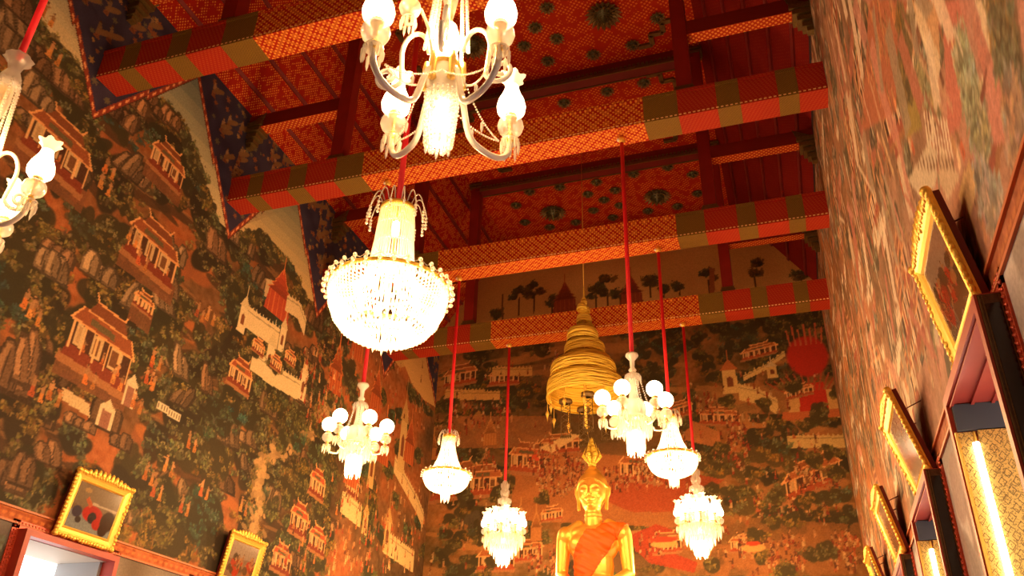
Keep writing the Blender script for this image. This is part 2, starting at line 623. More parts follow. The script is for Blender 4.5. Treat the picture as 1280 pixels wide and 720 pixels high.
    def tower(s, u, v, w, h, col=(214, 194, 150), roof=(200, 180, 136)):
        s.poly([(u - w / 2, v), (u + w / 2, v), (u + w * .42, v + h), (u - w * .42, v + h)], col)
        s.poly([(u - w * .2, v + h * .3), (u + w * .2, v + h * .3), (u + w * .2, v + h * .65), (u, v + h * .75), (u - w * .2, v + h * .65)], (110, 56, 34))
        s.poly([(u - w * .6, v + h), (u + w * .6, v + h), (u, v + h * 1.5)], roof)
        s.line([(u, v + h * 1.4), (u, v + h * 1.9)], .02, roof)

    def spire(s, u, v, w, h, col=(168, 40, 24), edge=(214, 120, 60)):
        """red royal hall with stacked gables and a needle spire"""
        s.poly([(u - w * .5, v), (u + w * .5, v), (u + w * .42, v + h * .42), (u - w * .42, v + h * .42)], col)
        for k in range(5):
            a = u - w * .36 + k * w * .18
            s.line([(a, v), (a, v + h * .4)], .025, edge, .6)
        for k in range(4):
            q = 1 - k * .22
            b = v + h * (.4 + .1 * k)
            s.poly([(u - w * .5 * q, b), (u + w * .5 * q, b), (u, b + h * .22)], tuple(c * (.75 + .1 * k) for c in col))
            s.line([(u - w * .5 * q, b), (u, b + h * .22), (u + w * .5 * q, b)], .022, edge, .8)
        s.line([(u, v + h * .8), (u, v + h * 1.15)], .03, edge)

    def tree(s, u, v, h, col=(48, 46, 22), light=(84, 78, 36)):
        s.line([(u, v), (u + .02, v + h * .6)], .045, (60, 40, 20))
        for k in range(6):
            a = s.r.rand() * 6.28
            s.foliage(u + math.cos(a) * h * .16, v + h * .68 + math.sin(a) * h * .16, h * .13, h * .10, col, light, 12)

    def crowd(s, ua, ub, va, vb, n, h=.16, pal=((160, 78, 40), (176, 120, 74), (136, 42, 26), (190, 150, 100), (84, 42, 26))):
        for k in range(n):
            t = 1 - k / n
            s.figure(ua + (ub - ua) * s.r.rand(), va + (vb - va) * t, h * (.8 + .4 * s.r.rand()), pal[s.r.randint(len(pal))], pal[s.r.randint(len(pal))])


def earth(c, a, b, d, cells=(2.2, .8, .25)):
    n = c.noise(cells[0])[..., None] * .5 + c.noise(cells[1])[..., None] * .3 + c.noise(cells[2])[..., None] * .2
    A, B, D = (np.array(x, float) for x in (a, b, d))
    t = np.clip((n - .3) * 2.5, 0, 1)
    c.a = np.where(t < .5, A + (B - A) * t * 2, B + (D - B) * (t - .5) * 2)
    c.a += (c.noise(.07)[..., None] - .5) * 26


TIPS = [0.35, 3.70, 7.10, 10.46, 13.62, 16.85, 20.3]


def zig_edge(y):
    """height of the painted zigzag border along the side walls"""
    out = np.zeros_like(y)
    for a, b in zip(TIPS[:-1], TIPS[1:]):
        m = (y >= a) & (y <= b)
        t = np.abs((y - a) / (b - a) * 2 - 1)
        out = np.where(m, 9.84 + (1 - t) * 2.45, out)
    return out


def zigzag(c):
    U, V = c.u[None, :], c.v[:, None]
    # a little step halfway up each slope, as on the cloth-like border
    e = zig_edge(c.u)[None, :]
    k = np.where(e > 11.0, .10, 0.)
    d = (V - (e - k))
    blue = np.array((30, 30, 62), float)
    m = d > 0
    c.a = np.where(m[..., None], blue + (c.noise(.2)[..., None] - .5) * 18, c.a)
    # gold flowers and flying figures on the dark blue
    for i in range(700):
        u, v = c.u0 + c.r.rand() * (c.nu * c.st), 9.9 + c.r.rand() * 2.7
        if v > float(zig_edge(np.array([u]))[0]) + .16:
            s_ = .035 + .04 * c.r.rand()
            col = ((150, 112, 60), (120, 66, 40), (84, 80, 62))[c.r.randint(3)]
            for q in range(3):
                c.ell(u, v, s_, s_ * .25, col, q * 1.05 + .3)
    for i in range(170):
        u, v = c.u0 + c.r.rand() * (c.nu * c.st), 10.1 + c.r.rand() * 2.4
        if v > float(zig_edge(np.array([u]))[0]) + .3:
            c.figure(u, v, .34, (128, 70, 42), (140, 108, 70))
            c.ell(u + .1, v + .2, .17, .05, (110, 80, 50), .6)
    band = (d > -.12) & (d < .03)
    t = np.floor((U + 0 * V) / .055) % 2
    c.a = np.where(band[..., None], np.where((t * (np.abs(d + .045) < .03))[..., None] > 0, np.array((226, 150, 96.)), np.array((128, 40, 26.))), c.a)
    c.a = np.where(((d > -.14) & (d < -.118))[..., None], np.array((40, 22, 16.)), c.a)


def finish(c, gain):
    a = c.a * .81 + np.array((122, 94, 60.)) * .19
    return np.clip(lin(np.clip(a, 0, 255)) * np.array(gain), 0, .95)


def LW(px, py):
    h = ray_hit(px, py, 0, XL)
    return (h.y, h.z)


def RW(px, py):
    h = ray_hit(px, py, 0, XR)
    return (h.y, h.z)


def FW(px, py):
    h = ray_hit(px, py, 1, YF)
    return (h.x, h.z)


def paint_left():
    c = Canvas(4.6, YF, 2.8, ZW, .02, 11)
    r = c.r
    earth(c, (62, 44, 26), (104, 66, 36), (150, 78, 38))
    # terraces of bare orange earth
    for px, py, w, h in ((20, 395, 1.3, .9), (175, 470, .7, .8), (250, 330, .8, .6), (230, 395, .9, .7), (60, 290, 1.5, .4), (260, 70, .4, .3),
                         (200, 560, 1.0, .35), (30, 620, 1.0, .35), (300, 500, .9, .9), (270, 620, 1.2, .3), (150, 215, .5, .6), (230, 330, .5, .7),
                         (250, 520, 1.2, .8), (180, 640, 1.0, .4), (350, 600, .9, .5), (100, 470, .9, .3)):
        u, v = LW(px, py)
        for k in range(5):
            c.ell(u + (r.rand() - .5) * w * .6, v + (r.rand() - .5) * h * .5, w * .45, h * .35, ((142, 74, 38), (128, 68, 38), (160, 88, 42))[r.randint(3)], -.15, .75)
    for k in range(150):
        u, v = 4.6 + 10.5 * r.rand(), 4.4 + 6.8 * r.rand()
        c.ell(u, v, .35 + .3 * r.rand(), .06 + .08 * r.rand(), (46, 32, 20), -.1 + .3 * r.randn(), .8)
        c.ell(u + .05, v + .09, .3 + .2 * r.rand(), .03, (150, 104, 62), -.1 + .2 * r.randn(), .5)
    for k in range(400):
        u, v = 4.6 + 10.6 * r.rand() ** .9, 4.3 + 7 * r.rand()
        q = .18 + .34 * r.rand()
        if k % 6 == 0:
            c.rock(u, v, .25 + .4 * r.rand(), .25 + .3 * r.rand(), (150, 116, 82) if r.rand() < .5 else (130, 92, 60), .3 * r.randn())
        else:
            c.foliage(u, v, q * 1.2, q * .85, ((38, 38, 22), (48, 44, 24), (34, 30, 20))[r.randint(3)], ((120, 114, 66), (96, 92, 52), (134, 122, 70))[r.randint(3)])
    # groups of tall pale crags
    for px, py, w, h in ((12, 490, .55, .75), (30, 480, .3, .7), (8, 610, .45, .6), (24, 606, .3, .45), (8, 70, .5, .8), (25, 45, .4, .5), (150, 155, .5, .35),
                         (205, 150, .5, .4), (70, 325, .5, .35), (122, 350, .6, .4), (62, 345, .5, .4), (160, 385, .3, .45), (205, 388, .4, .3), (85, 120, .5, .5),
                         (325, 275, .4, .5), (270, 320, .45, .45), (215, 325, .5, .4), (290, 300, .35, .3), (150, 560, .35, .3), (60, 580, .35, .35),
                         (190, 60, .4, .3), (22, 20, .4, .5), (45, 130, .5, .4), (225, 470, .3, .5), (258, 490, .25, .5), (300, 290, .4, .35), (100, 535, .5, .25)):
        u, v = LW(px, py)
        c.rock(u, v, w, h, (176, 142, 104) if r.rand() < .6 else (150, 108, 74), -.15 + .2 * r.randn())
    # the painted skies
    for pts, ca, cb in (([(60, -40), (98, -30), (98, 0), (116, 118), (100, 92), (85, 70), (66, 52), (50, 30)], (136, 150, 138), (206, 184, 138)),
                        ([(190, 118), (250, 96), (289, 292), (272, 275), (258, 232), (246, 200), (236, 168), (222, 142), (205, 126)], (78, 104, 104), (200, 184, 138)),
                        ([(296, 284), (374, 258), (399, 382), (384, 372), (366, 332), (345, 306), (326, 288), (308, 292)], (104, 118, 104), (202, 176, 122)),
                        ([(420, 372), (470, 350), (522, 452), (500, 460), (470, 420), (440, 392)], (150, 120, 76), (188, 146, 84)),
                        ([(504, 452), (546, 430), (546, 510), (530, 500), (515, 480)], (170, 130, 80), (206, 160, 96))):
        P = [LW(*p) for p in pts]
        c.poly(P, cb)
        zs = [p[1] for p in P]
        m0, m1 = min(zs), max(zs)
        for k in range(8):
            lo = m0 + (m1 - m0) * k / 8
            Q = [(u, max(v, lo)) for u, v in P]
            f = k / 7
            c.poly(Q, tuple(cb[i] * (1 - f) + ca[i] * f for i in range(3)), .6)
    # ragged tree line along the skies
    for pts in ([(50, 30), (72, 58), (88, 74), (102, 96), (115, 120)], [(205, 128), (222, 146), (236, 172), (248, 206), (260, 240), (274, 280)],
                [(306, 294), (328, 292), (345, 310), (366, 336), (384, 374)], [(440, 392), (470, 424), (500, 464)], [(512, 482), (530, 504), (543, 520)]):
        for (a, b), (a2, b2) in zip(pts[:-1], pts[1:]):
            for k in range(3):
                u, v = LW(a + (a2 - a) * k / 3, b + (b2 - b) * k / 3)
                c.foliage(u, v - .08, .20, .17, (52, 50, 30), (126, 118, 66), 22)
    for px, py in ((185, 118), (172, 132), (200, 140), (215, 150)):
        c.rock(*LW(px, py + 8), .3, .35, (176, 126, 84))
    # pavilions
    for px, py, w, h in ((66, 212, 1.05, .85), (206, 222, .75, .62), (186, 338, 1.05, .85), (118, 468, 1.15, 1.0), (178, 388, .4, .3)):
        u, v = LW(px, py)
        c.poly([(u - w * .6, v - .25), (u + w * .6, v - .3), (u + w * .6, v + .05), (u - w * .6, v + .1)], (108, 62, 38), .8)
        c.pavilion(u, v, w, h, pers=.08)
    # cream garden wall and gates under the large pavilion
    u, v = LW(100, 492)
    c.poly([LW(78, 483), LW(112, 505), LW(112, 522), LW(78, 500)], (196, 170, 126))
    for px, py, w, h in ((128, 535, .30, .42), (158, 508, .24, .50)):
        u, v = LW(px, py)
        c.poly([(u - w / 2, v), (u + w / 2, v), (u + w / 2, v + h * .7), (u, v + h), (u - w / 2, v + h * .7)], (204, 186, 148))
        c.poly([(u - w * .3, v), (u + w * .3, v), (u + w * .3, v + h * .58), (u - w * .3, v + h * .62)], (132, 84, 70))
    # little railed terrace
    P = [LW(196, 510), LW(224, 528)]
    c.poly([P[0], P[1], (P[1][0], P[1][1] + .12), (P[0][0], P[0][1] + .12)], (206, 190, 156))
    for k in range(9):
        a = (k + .5) / 9
        x = P[0][0] + (P[1][0] - P[0][0]) * a
        z = P[0][1] + (P[1][1] - P[0][1]) * a
        c.line([(x, z + .02), (x, z + .10)], .02, (70, 50, 36))
    # walled palace with red halls
    c.poly([LW(333, 348), LW(358, 356), LW(356, 380), LW(330, 370)], (186, 160, 120))
    u, v = LW(345, 395)
    c.spire(u, v, .85, 1.15, (164, 56, 34))
    for pts, h in (([(300, 405), (322, 420), (346, 436)], .42), ([(312, 462), (340, 482), (372, 500)], .40), ([(356, 388), (372, 398), (380, 420)], .35)):
        c.citywall([LW(*p) for p in pts], h, (212, 190, 144))
    for px, py, w, h in ((300, 415, .24, .5), (333, 470, .26, .62), (376, 500, .26, .55), (350, 440, .22, .5)):
        c.tower(*LW(px, py), w, h)
    for px, py in ((320, 435), (360, 448), (342, 455)):
        c.foliage(*LW(px, py), .24, .18)
        c.pavilion(*LW(px + 2, py + 6), .35, .28, (150, 62, 36), pers=.05)
    c.pavilion(*LW(298, 485), .62, .55, (150, 66, 38), pers=.05)
    # pale scalloped cloud divider
    pts = [(424, 486), (410, 505), (398, 525), (384, 545), (366, 556), (345, 562), (330, 575), (324, 600), (322, 625), (318, 655), (316, 690), (318, 722)]
    for (a, b), (a2, b2) in zip(pts[:-1], pts[1:]):
        for k in range(4):
            u, v = LW(a + (a2 - a) * k / 4, b + (b2 - b) * k / 4)
            for e in range(7):
                c.ell(u + .11 * r.randn(), v + .07 * r.randn(), .05 + .06 * r.rand(), .03 + .04 * r.rand(), np.array((168, 132, 86)) * (.72 + .42 * r.rand()), r.randn() * .4, .85)
            if r.rand() < .5:
                c.foliage(u + .2 * (1 if r.rand() < .5 else -1), v, .09, .08, (50, 46, 26), (116, 106, 58), 14)
    # woods and town on the far part of the wall
    for k in range(60):
        u, v = LW(340 + 190 * r.rand(), 480 + 240 * r.rand())
        c.foliage(u, v, .2 + .15 * r.rand(), .2, (44, 46, 26), (104, 104, 54))
    for px, py, w, h in ((395, 620, .55, .55), (372, 668, .6, .6), (395, 690, .6, .5), (440, 620, .5, .6), (350, 715, .6, .5)):
        c.pavilion(*LW(px, py), w, h, (170, 66, 38), pers=.1)
    for pts, h in (([(425, 640), (450, 660)], .45), ([(478, 690), (500, 705), (516, 716)], .5), ([(492, 590), (520, 640), (528, 660)], .4)):
        c.citywall([LW(*p) for p in pts], h, (206, 176, 120))
    for px, py, w, h in ((482, 690, .34, .7), (462, 610, .3, .9), (500, 590, .4, 1.3), (455, 668, .26, .45)):
        c.tower(*LW(px, py), w, h, (196, 160, 100), (180, 140, 80))
    for px, py in ((440, 585), (512, 560), (480, 560), (420, 470), (448, 430), (470, 500)):
        u, v = LW(px, py)
        c.spire(u, v - .4, .6, 1.3, (158, 66, 30))
    for px0, px1, py0, py1, n in ((380, 530, 430, 560, 90), (410, 530, 600, 720, 120), (340, 470, 660, 720, 40), (375, 430, 440, 540, 30), (20, 45, 380, 405, 3), (180, 195, 450, 490, 4)):
        for k in range(n):
            u, v = LW(px0 + (px1 - px0) * r.rand(), py0 + (py1 - py0) * r.rand())
            c.figure(u, v, .18 + .08 * r.rand(), ((204, 112, 48), (176, 62, 34), (220, 170, 112), (96, 44, 24))[r.randint(4)])
    for px, py in ((28, 385), (35, 398), (38, 495), (60, 500), (190, 455), (182, 480), (52, 20), (60, 70), (165, 510), (205, 590), (180, 600), (235, 560), (250, 620),
                   (130, 215), (125, 235), (245, 395), (258, 400), (300, 640), (225, 640), (190, 620), (160, 300), (172, 330), (140, 480), (105, 480)):
        u, v = LW(px, py)
        c.figure(u, v, .30, ((210, 110, 44), (216, 140, 66), (190, 80, 40))[r.randint(3)])
        c.figure(u + .16, v - .03, .26, (206, 124, 54))
    zigzag(c)
    # dado rail and the grey painted panels under it
    lo = c.v < 4.06
    n1 = c.noise(.5)[..., None]
    g = np.array((112, 106, 104.)) + (n1 - .5) * 60 + np.array((16, 8, -6.)) * (c.noise(1.1)[..., None] - .5) * 3
    c.a[lo] = g[lo]
    for k in range(40):
        u, v = 4.6 + 12 * r.rand(), 2.8 + 1.2 * r.rand()
        if r.rand() < .5:
            c.foliage(u, min(v, 3.8), .25, .18, (70, 66, 52), (150, 144, 116))
        else:
            c.rock(u, min(v, 3.5), .4, .35, (176, 166, 148))
    dado(c)
    return c


def dado(c):
    m = (c.v >= 4.05) & (c.v <= 4.22)
    base = np.array((158, 74, 38.)) + (c.noise(.06)[..., None] - .5) * 46
    c.a[m] = base[m]
    for a, b in ((4.05, 4.068), (4.20, 4.222)):
        c.a[(c.v >= a) & (c.v <= b)] = np.array((200, 116, 58.))
    u = c.u
    for k in np.arange(c.u0, u[-1], .12):
        c.ell(k, 4.135, .04, .022, (206, 122, 60), 0, .7)


def paint_right():
    c = Canvas(2.6, YF, 2.6, ZW, .03, 23)
    r = c.r
    earth(c, (112, 84, 60), (156, 112, 84), (184, 126, 100))
    # rosy ground close to the viewer, browner farther off
    t = np.clip((c.u - 8) / 7, 0, 1)[None, :, None]
    c.a = c.a * (1 - t) + (c.a * np.array((.94, .76, .46))) * t
    def q(x, y): return RW(960 + x / 4, y / 4)
    for k in range(620):
        u, v = 2.8 + 17 * r.rand(), 4.3 + 8 * r.rand()
        kind = r.rand()
        if kind < .42:
            c.foliage(u, v, .12 + .22 * r.rand(), .10 + .16 * r.rand(), (92, 76, 50), (164, 150, 108), 22, .05)
        elif kind < .62:
            c.rock(u, v, .35, .35, (200, 172, 136), .4 * r.randn())
        elif kind < .78:
            c.citywall([(u, v), (u + .3 + r.rand() * .6, v - .15 + .3 * r.rand())], .16, (214, 192, 156))
        elif kind < .9:
            c.ell(u, v, .5, .10, ((176, 96, 74), (190, 120, 96), (128, 84, 60))[r.randint(3)], r.randn() * .4, .8)
        else:
            c.pavilion(u, v, .8, .6, (160, 88, 62), (150, 72, 54), (216, 194, 160), pers=.2 * r.randn())
    for k in range(800):
        u, v = 2.8 + 17 * r.rand(), 4.3 + 8 * r.rand()
        c.figure(u, v, .3, ((196, 92, 58), (224, 186, 140), (120, 66, 42), (206, 140, 96))[r.randint(4)])
    # larger painted fields traced near the viewer
    for pts, col in (([(505, 0), (700, 0), (640, 560), (470, 660)], (168, 92, 62)),
                     ([(650, 60), (740, 60), (700, 500), (640, 540)], (104, 86, 50)),
                     ([(870, 0), (1000, 0), (960, 640), (900, 680)], (190, 104, 84)),
                     ([(730, 0), (765, 0), (862, 300), (850, 440), (745, 120)], (224, 196, 152)),
                     ([(765, 40), (835, 0), (850, 0), (860, 290)], (204, 152, 104)),
                     ([(1000, 160), (1110, 260), (1080, 380)], (196, 84, 66)),
                     ([(1020, 0), (1150, 0), (1110, 120), (1108, 250), (1060, 110)], (232, 206, 164)),
                     ([(985, 180), (1005, 170), (1084, 400), (1066, 505)], (230, 200, 158)),
                     ([(1110, 270), (1200, 420), (1180, 720), (1070, 720), (1066, 510)], (204, 130, 110)),
                     ([(1240, 0), (1400, 0), (1400, 300), (1280, 300)], (206, 140, 118)),
                     ([(680, 530), (740, 480), (770, 640), (690, 690)], (150, 128, 58)),
                     ([(700, 900), (800, 720), (850, 760), (840, 930), (760, 980)], (206, 186, 150)),
                     ([(860, 720), (960, 880), (900, 1000), (850, 900)], (200, 170, 132)),
                     ([(1000, 800), (1060, 900), (1010, 1080), (950, 980)], (222, 180, 120))):
        c.poly([q(*p) for p in pts], col, .95, 10)
    for x0, y0, x1, y1, n, dk, lt in ((940, 200, 1090, 720, 60, (120, 118, 84), (186, 184, 144)), (1110, 20, 1250, 400, 60, (96, 78, 46), (150, 134, 90)),
                                      (740, 330, 850, 540, 26, (128, 120, 80), (186, 178, 132)), (1190, 440, 1280, 900, 20, (150, 116, 92), (190, 160, 130)),
                                      (1040, 880, 1200, 1200, 26, (130, 122, 108), (190, 178, 160)), (650, 60, 720, 520, 16, (96, 80, 44), (130, 110, 64))):
        for k in range(n):
            t = r.rand()
            u, v = q(x0 + (x1 - x0) * (t * .6 + .4 * r.rand()), y0 + (y1 - y0) * t)
            c.foliage(u, v, .09, .13, dk, lt, 14, .045)
    for k in range(9):
        a, b = q(780 + k * 14, 560 + k * 6), q(800 + k * 16, 720 + k * 12)
        c.line([a, b], .035, (236, 214, 176))
    for k in range(12):
        a, b = q(740 + 16 * k, 780), q(755 + 16 * k, 850)
        c.line([a, b], .04, (120, 86, 60))
    c.line([q(760, 130), q(856, 440)], .05, (240, 216, 172))
    c.line([q(1108, 250), q(1066, 510)], .05, (120, 60, 44))
    for k in range(40):
        c.figure(*q(500 + 140 * r.rand(), 40 + 500 * r.rand()), .26, (222, 140, 84))
    for k in range(420):
        u, v = 2.8 + 16.5 * r.rand() ** .8, 4.3 + 7.5 * r.rand()
        L, w = .3 + 1.1 * r.rand(), .02 + .05 * r.rand()
        d = .25 * r.randn()
        c.line([(u, v), (u + d, v + L)], w, ((222, 200, 166), (116, 82, 56), (196, 150, 112), (150, 84, 64), (128, 122, 92), (206, 166, 112))[r.randint(6)], .75)
    for k in range(60):
        u, v = 3.5 + 8 * r.rand(), 4.4 + 4.5 * r.rand()
        L, w, d = .4 + .7 * r.rand(), .10 + .22 * r.rand(), .3 * r.randn()
        c.poly([(u, v), (u + w, v + .1), (u + w + d, v + L), (u + d, v + L * .9)], ((216, 190, 154), (176, 100, 80), (190, 124, 104), (148, 130, 104), (226, 202, 168))[r.randint(5)], .8, 8)
    zigzag_dark = c.v > 12.2
    c.a[zigzag_dark] = np.array((34, 30, 40.))
    lo = c.v < 4.06
    g = np.array((168, 156, 148.)) + (c.noise(.5)[..., None] - .5) * 90
    c.a[lo] = g[lo]
    for k in range(60):
        u, v = 2.8 + 16 * r.rand(), 2.8 + 1. * r.rand()
        c.ell(u, v, .2 + .3 * r.rand(), .1 + .2 * r.rand(), ((128, 112, 104), (206, 196, 184), (150, 120, 108))[r.randint(3)], 1., .7)
    dado(c)
    return c


def paint_far():
    c = Canvas(XL, XR, 2.8, 15.2, .025, 31)
    r = c.r
    earth(c, (78, 60, 30), (120, 80, 40), (150, 92, 48), (1.6, .6, .25))
    V = c.v[:, None, None]
    # painted evening sky over a wooded skyline
    U = c.u[None, :, None]
    sky = np.array((176, 136, 80.)) + np.clip((V - 11.8) / 3, 0, 1) * np.array((10, 6, 4.))
    edge = 12.15 + (c.noise(.5)[0][None, :, None] - .5) * .3
    c.a = np.where(V > edge, sky + (c.noise(1.2)[..., None] - .5) * 22, c.a)
    for px, py, w, h, k in ((648, 395, .3, 1., 0), (667, 392, .3, 1.1, 0), (620, 405, .3, .5, 0), (760, 395, .3, 1.4, 0), (745, 390, .2, .9, 0), (813, 372, .3, .8, 0), (850, 370, .3, .5, 0),
                            (887, 372, .3, .9, 0), (945, 365, .3, 1.1, 0), (1003, 360, .3, .6, 0), (775, 388, .2, .8, 0), (690, 392, .2, .6, 0), (830, 372, .2, .4, 0)):
        u, v = FW(px, py)
        c.tree(u, v, h, (52, 44, 24), (78, 68, 34))
    for k in range(70):
        u = XL + 10.3 * r.rand()
        c.foliage(u, 12.0 + .25 * r.rand(), .2, .14, (52, 46, 26), (84, 72, 38), 10)
    for px, py, w, h in ((706, 392, .7, 1.1), (790, 384, .65, 1.1)):
        u, v = FW(px, py)
        c.spire(u, v, w, h, (120, 44, 22), (150, 72, 36))
    c.line([FW(628, 402), FW(628, 368)], .05, (84, 58, 30))
    c.line([FW(890, 370), FW(890, 335)], .14, (132, 72, 36))
    # terraces, woods
    for k in range(230):
        u, v = XL + 10.3 * r.rand(), 4.2 + 7.8 * r.rand()
        if r.rand() < .55:
            q = .2 + .25 * r.rand()
            c.foliage(u, v, q * 1.3, q * .7, ((54, 50, 26), (64, 58, 28), (44, 40, 22))[r.randint(3)], ((122, 108, 52), (104, 92, 46))[r.randint(2)], None, .04)
        else:
            c.ell(u, v, .5 + .5 * r.rand(), .05 + .1 * r.rand(), ((156, 104, 56), (170, 112, 58), (96, 66, 36))[r.randint(3)], .1 * r.randn(), .7)
    def dark(px0, px1, py0, py1, n, col=(52, 48, 26), lt=(96, 86, 44)):
        for k in range(n):
            u, v = FW(px0 + (px1 - px0) * r.rand(), py0 + (py1 - py0) * r.rand())
            c.foliage(u, v, .26, .18, col, lt, 18)
    dark(545, 690, 455, 560, 40); dark(780, 1000, 405, 480, 60); dark(860, 900, 480, 560, 14); dark(930, 1000, 520, 560, 14)
    dark(690, 860, 640, 660, 24, (66, 56, 26), (120, 104, 48)); dark(850, 1000, 560, 640, 30, (84, 68, 32), (140, 116, 58)); dark(960, 1060, 640, 660, 20)
    dark(545, 600, 655, 720, 16); dark(930, 1050, 395, 440, 16)
    def band(pts, col, al=.9):
        c.poly([FW(*p) for p in pts], col, al, 8)
    # open ground, courts and the red precinct
    band([(560, 520), (690, 520), (690, 560), (560, 560)], (158, 96, 52), .7)
    band([(640, 560), (860, 575), (850, 660), (640, 650)], (164, 94, 48), .8)
    band([(740, 605), (860, 590), (905, 600), (850, 640), (790, 640), (756, 626)], (146, 52, 26), .85)
    band([(800, 672), (840, 640), (1060, 655), (1062, 720), (860, 720), (802, 690)], (140, 84, 42), .6)
    band([(790, 668), (820, 655), (846, 664), (822, 684), (872, 703), (868, 716), (812, 704), (794, 688)], (150, 42, 22))
    band([(870, 482), (1050, 482), (1050, 520), (870, 515)], (150, 104, 58), .7)
    band([(856, 522), (900, 540), (900, 560), (856, 550)], (184, 110, 62), .8)
    # walled town with towers, upper right
    c.citywall([FW(924, 500), FW(948, 505), FW(975, 520)], .42, (208, 176, 112))
    c.citywall([FW(930, 476), FW(958, 462), FW(982, 445)], .14, (208, 176, 112))
    c.tower(*FW(914, 492), .38, .62, (206, 172, 108), (176, 96, 50))
    c.tower(*FW(966, 472), .25, .3, (206, 172, 108))
    c.citywall([FW(985, 560), FW(1060, 560)], .3, (190, 160, 100))
    c.citywall([FW(1025, 520), FW(1055, 522)], .3, (190, 160, 100))
    # crimson throne hall with a fan of spires
    u, v = FW(1018, 518)
    c.poly([(u - .75, v - .1), (u + .75, v - .1), (u + .7, v + .12), (u - .7, v + .12)], (176, 90, 48))
    c.poly([(u - .55, v + .1), (u + .6, v + .1), (u + .55, v + .6), (u - .5, v + .6)], (196, 150, 88))
    c.poly([(u - .30, v + .1), (u + .35, v + .1), (u + .32, v + .8), (u - .28, v + .8)], (176, 30, 18))
    for k in range(13):
        a = -1.15 + k * .19
        c.line([(u + a * .5, v + .6), (u + a * .85, v + 1.15 - abs(a) * .22)], .04, (150, 60, 34))
    c.ell(u + .05, v + 1.5, .46, .52, (168, 26, 18))
    for k in range(7):
        c.line([(u - .30 + k * .12, v + 1.8), (u - .36 + k * .14, v + 2.25 + .12 * (k % 2))], .04, (176, 80, 50))
    # roofs and halls
    for px, py, w, h in ((1018, 612, 1.2, .75), (660, 590, .9, .8), (700, 565, 1., .5), (800, 600, .9, .7), (900, 530, .9, .45), (575, 480, .9, .6), (630, 480, .8, .5), (570, 620, 1.3, .9),
                         (605, 618, .9, .8), (660, 700, .7, .5), (620, 712, .9, .6), (690, 650, .5, .35), (1000, 495, .6, .3), (850, 520, .6, .4), (950, 445, .8, .35), (835, 690, .6, .45), (935, 690, .7, .4)):
        u, v = FW(px, py)
        c.pavilion(u, v, w, h, (158, 84, 42), (150, 60, 32), (190, 140, 84), pers=.1 * r.randn(), cols=7)
    c.poly([FW(674, 560), FW(712, 542), FW(726, 544), FW(690, 566)], (214, 178, 120))
    c.poly([FW(660, 575), FW(672, 562), FW(674, 576)], (196, 62, 34))
    for px, py, w in ((562, 560, .4), (612, 556, .4), (540, 575, .3), (650, 668, .3), (670, 676, .3)):
        u, v = FW(px, py)
        c.spire(u, v, w, .8, (160, 96, 46), (190, 130, 70))
    for px, py in ((581, 498), (600, 500), (640, 470)):
        c.citywall([FW(px - 25, py), FW(px + 25, py)], .25, (196, 150, 84))
    # the grey elephant
    u, v = FW(583, 655)
    c.ell(u, v + .16, .26, .15, (62, 56, 42)); c.ell(u + .25, v + .22, .1, .11, (62, 56, 42))
    for k in (-.18, -.08, .08, .17):
        c.line([(u + k, v - .12), (u + k, v + .14)], .06, (56, 50, 38))
    c.line([(u + .33, v + .24), (u + .36, v + .02)], .04, (62, 56, 42))
    # crowds
    for x0, x1, y0, y1, n in ((675, 735, 575, 620, 130), (755, 850, 590, 612, 90), (905, 940, 525, 590, 60), (1030, 1080, 672, 718, 60), (960, 1010, 680, 718, 50), (660, 700, 560, 600, 30),
                              (560, 640, 510, 535, 60), (940, 1060, 625, 650, 30), (660, 720, 690, 720, 50), (870, 900, 500, 520, 20), (800, 830, 675, 700, 20), (920, 960, 675, 700, 30),
                              (790, 810, 575, 600, 12), (980, 1050, 590, 612, 30), (560, 620, 570, 600, 30), (680, 700, 440, 470, 12), (545, 690, 470, 720, 90), (840, 1060, 480, 720, 120)):
        A, B = FW(x0, y0), FW(x1, y1)
        c.crowd(A[0], B[0], B[1], A[1], n, .19)
    dark(560, 690, 600, 720, 12, (60, 54, 28), (120, 108, 54)); dark(840, 1070, 480, 720, 34, (62, 56, 28), (128, 112, 56))
    u, v = FW(830, 680)
    c.ell(u, v, .3, .08, (206, 150, 80)); c.ell(u, v + .1, .3, .06, (182, 52, 28))
    u, v = FW(942, 685)
    c.ell(u, v, .25, .09, (200, 146, 78)); c.ell(u, v + .1, .15, .05, (182, 52, 28))
    c.a[c.v < 4.2] *= .8
    dado(c)
    return c


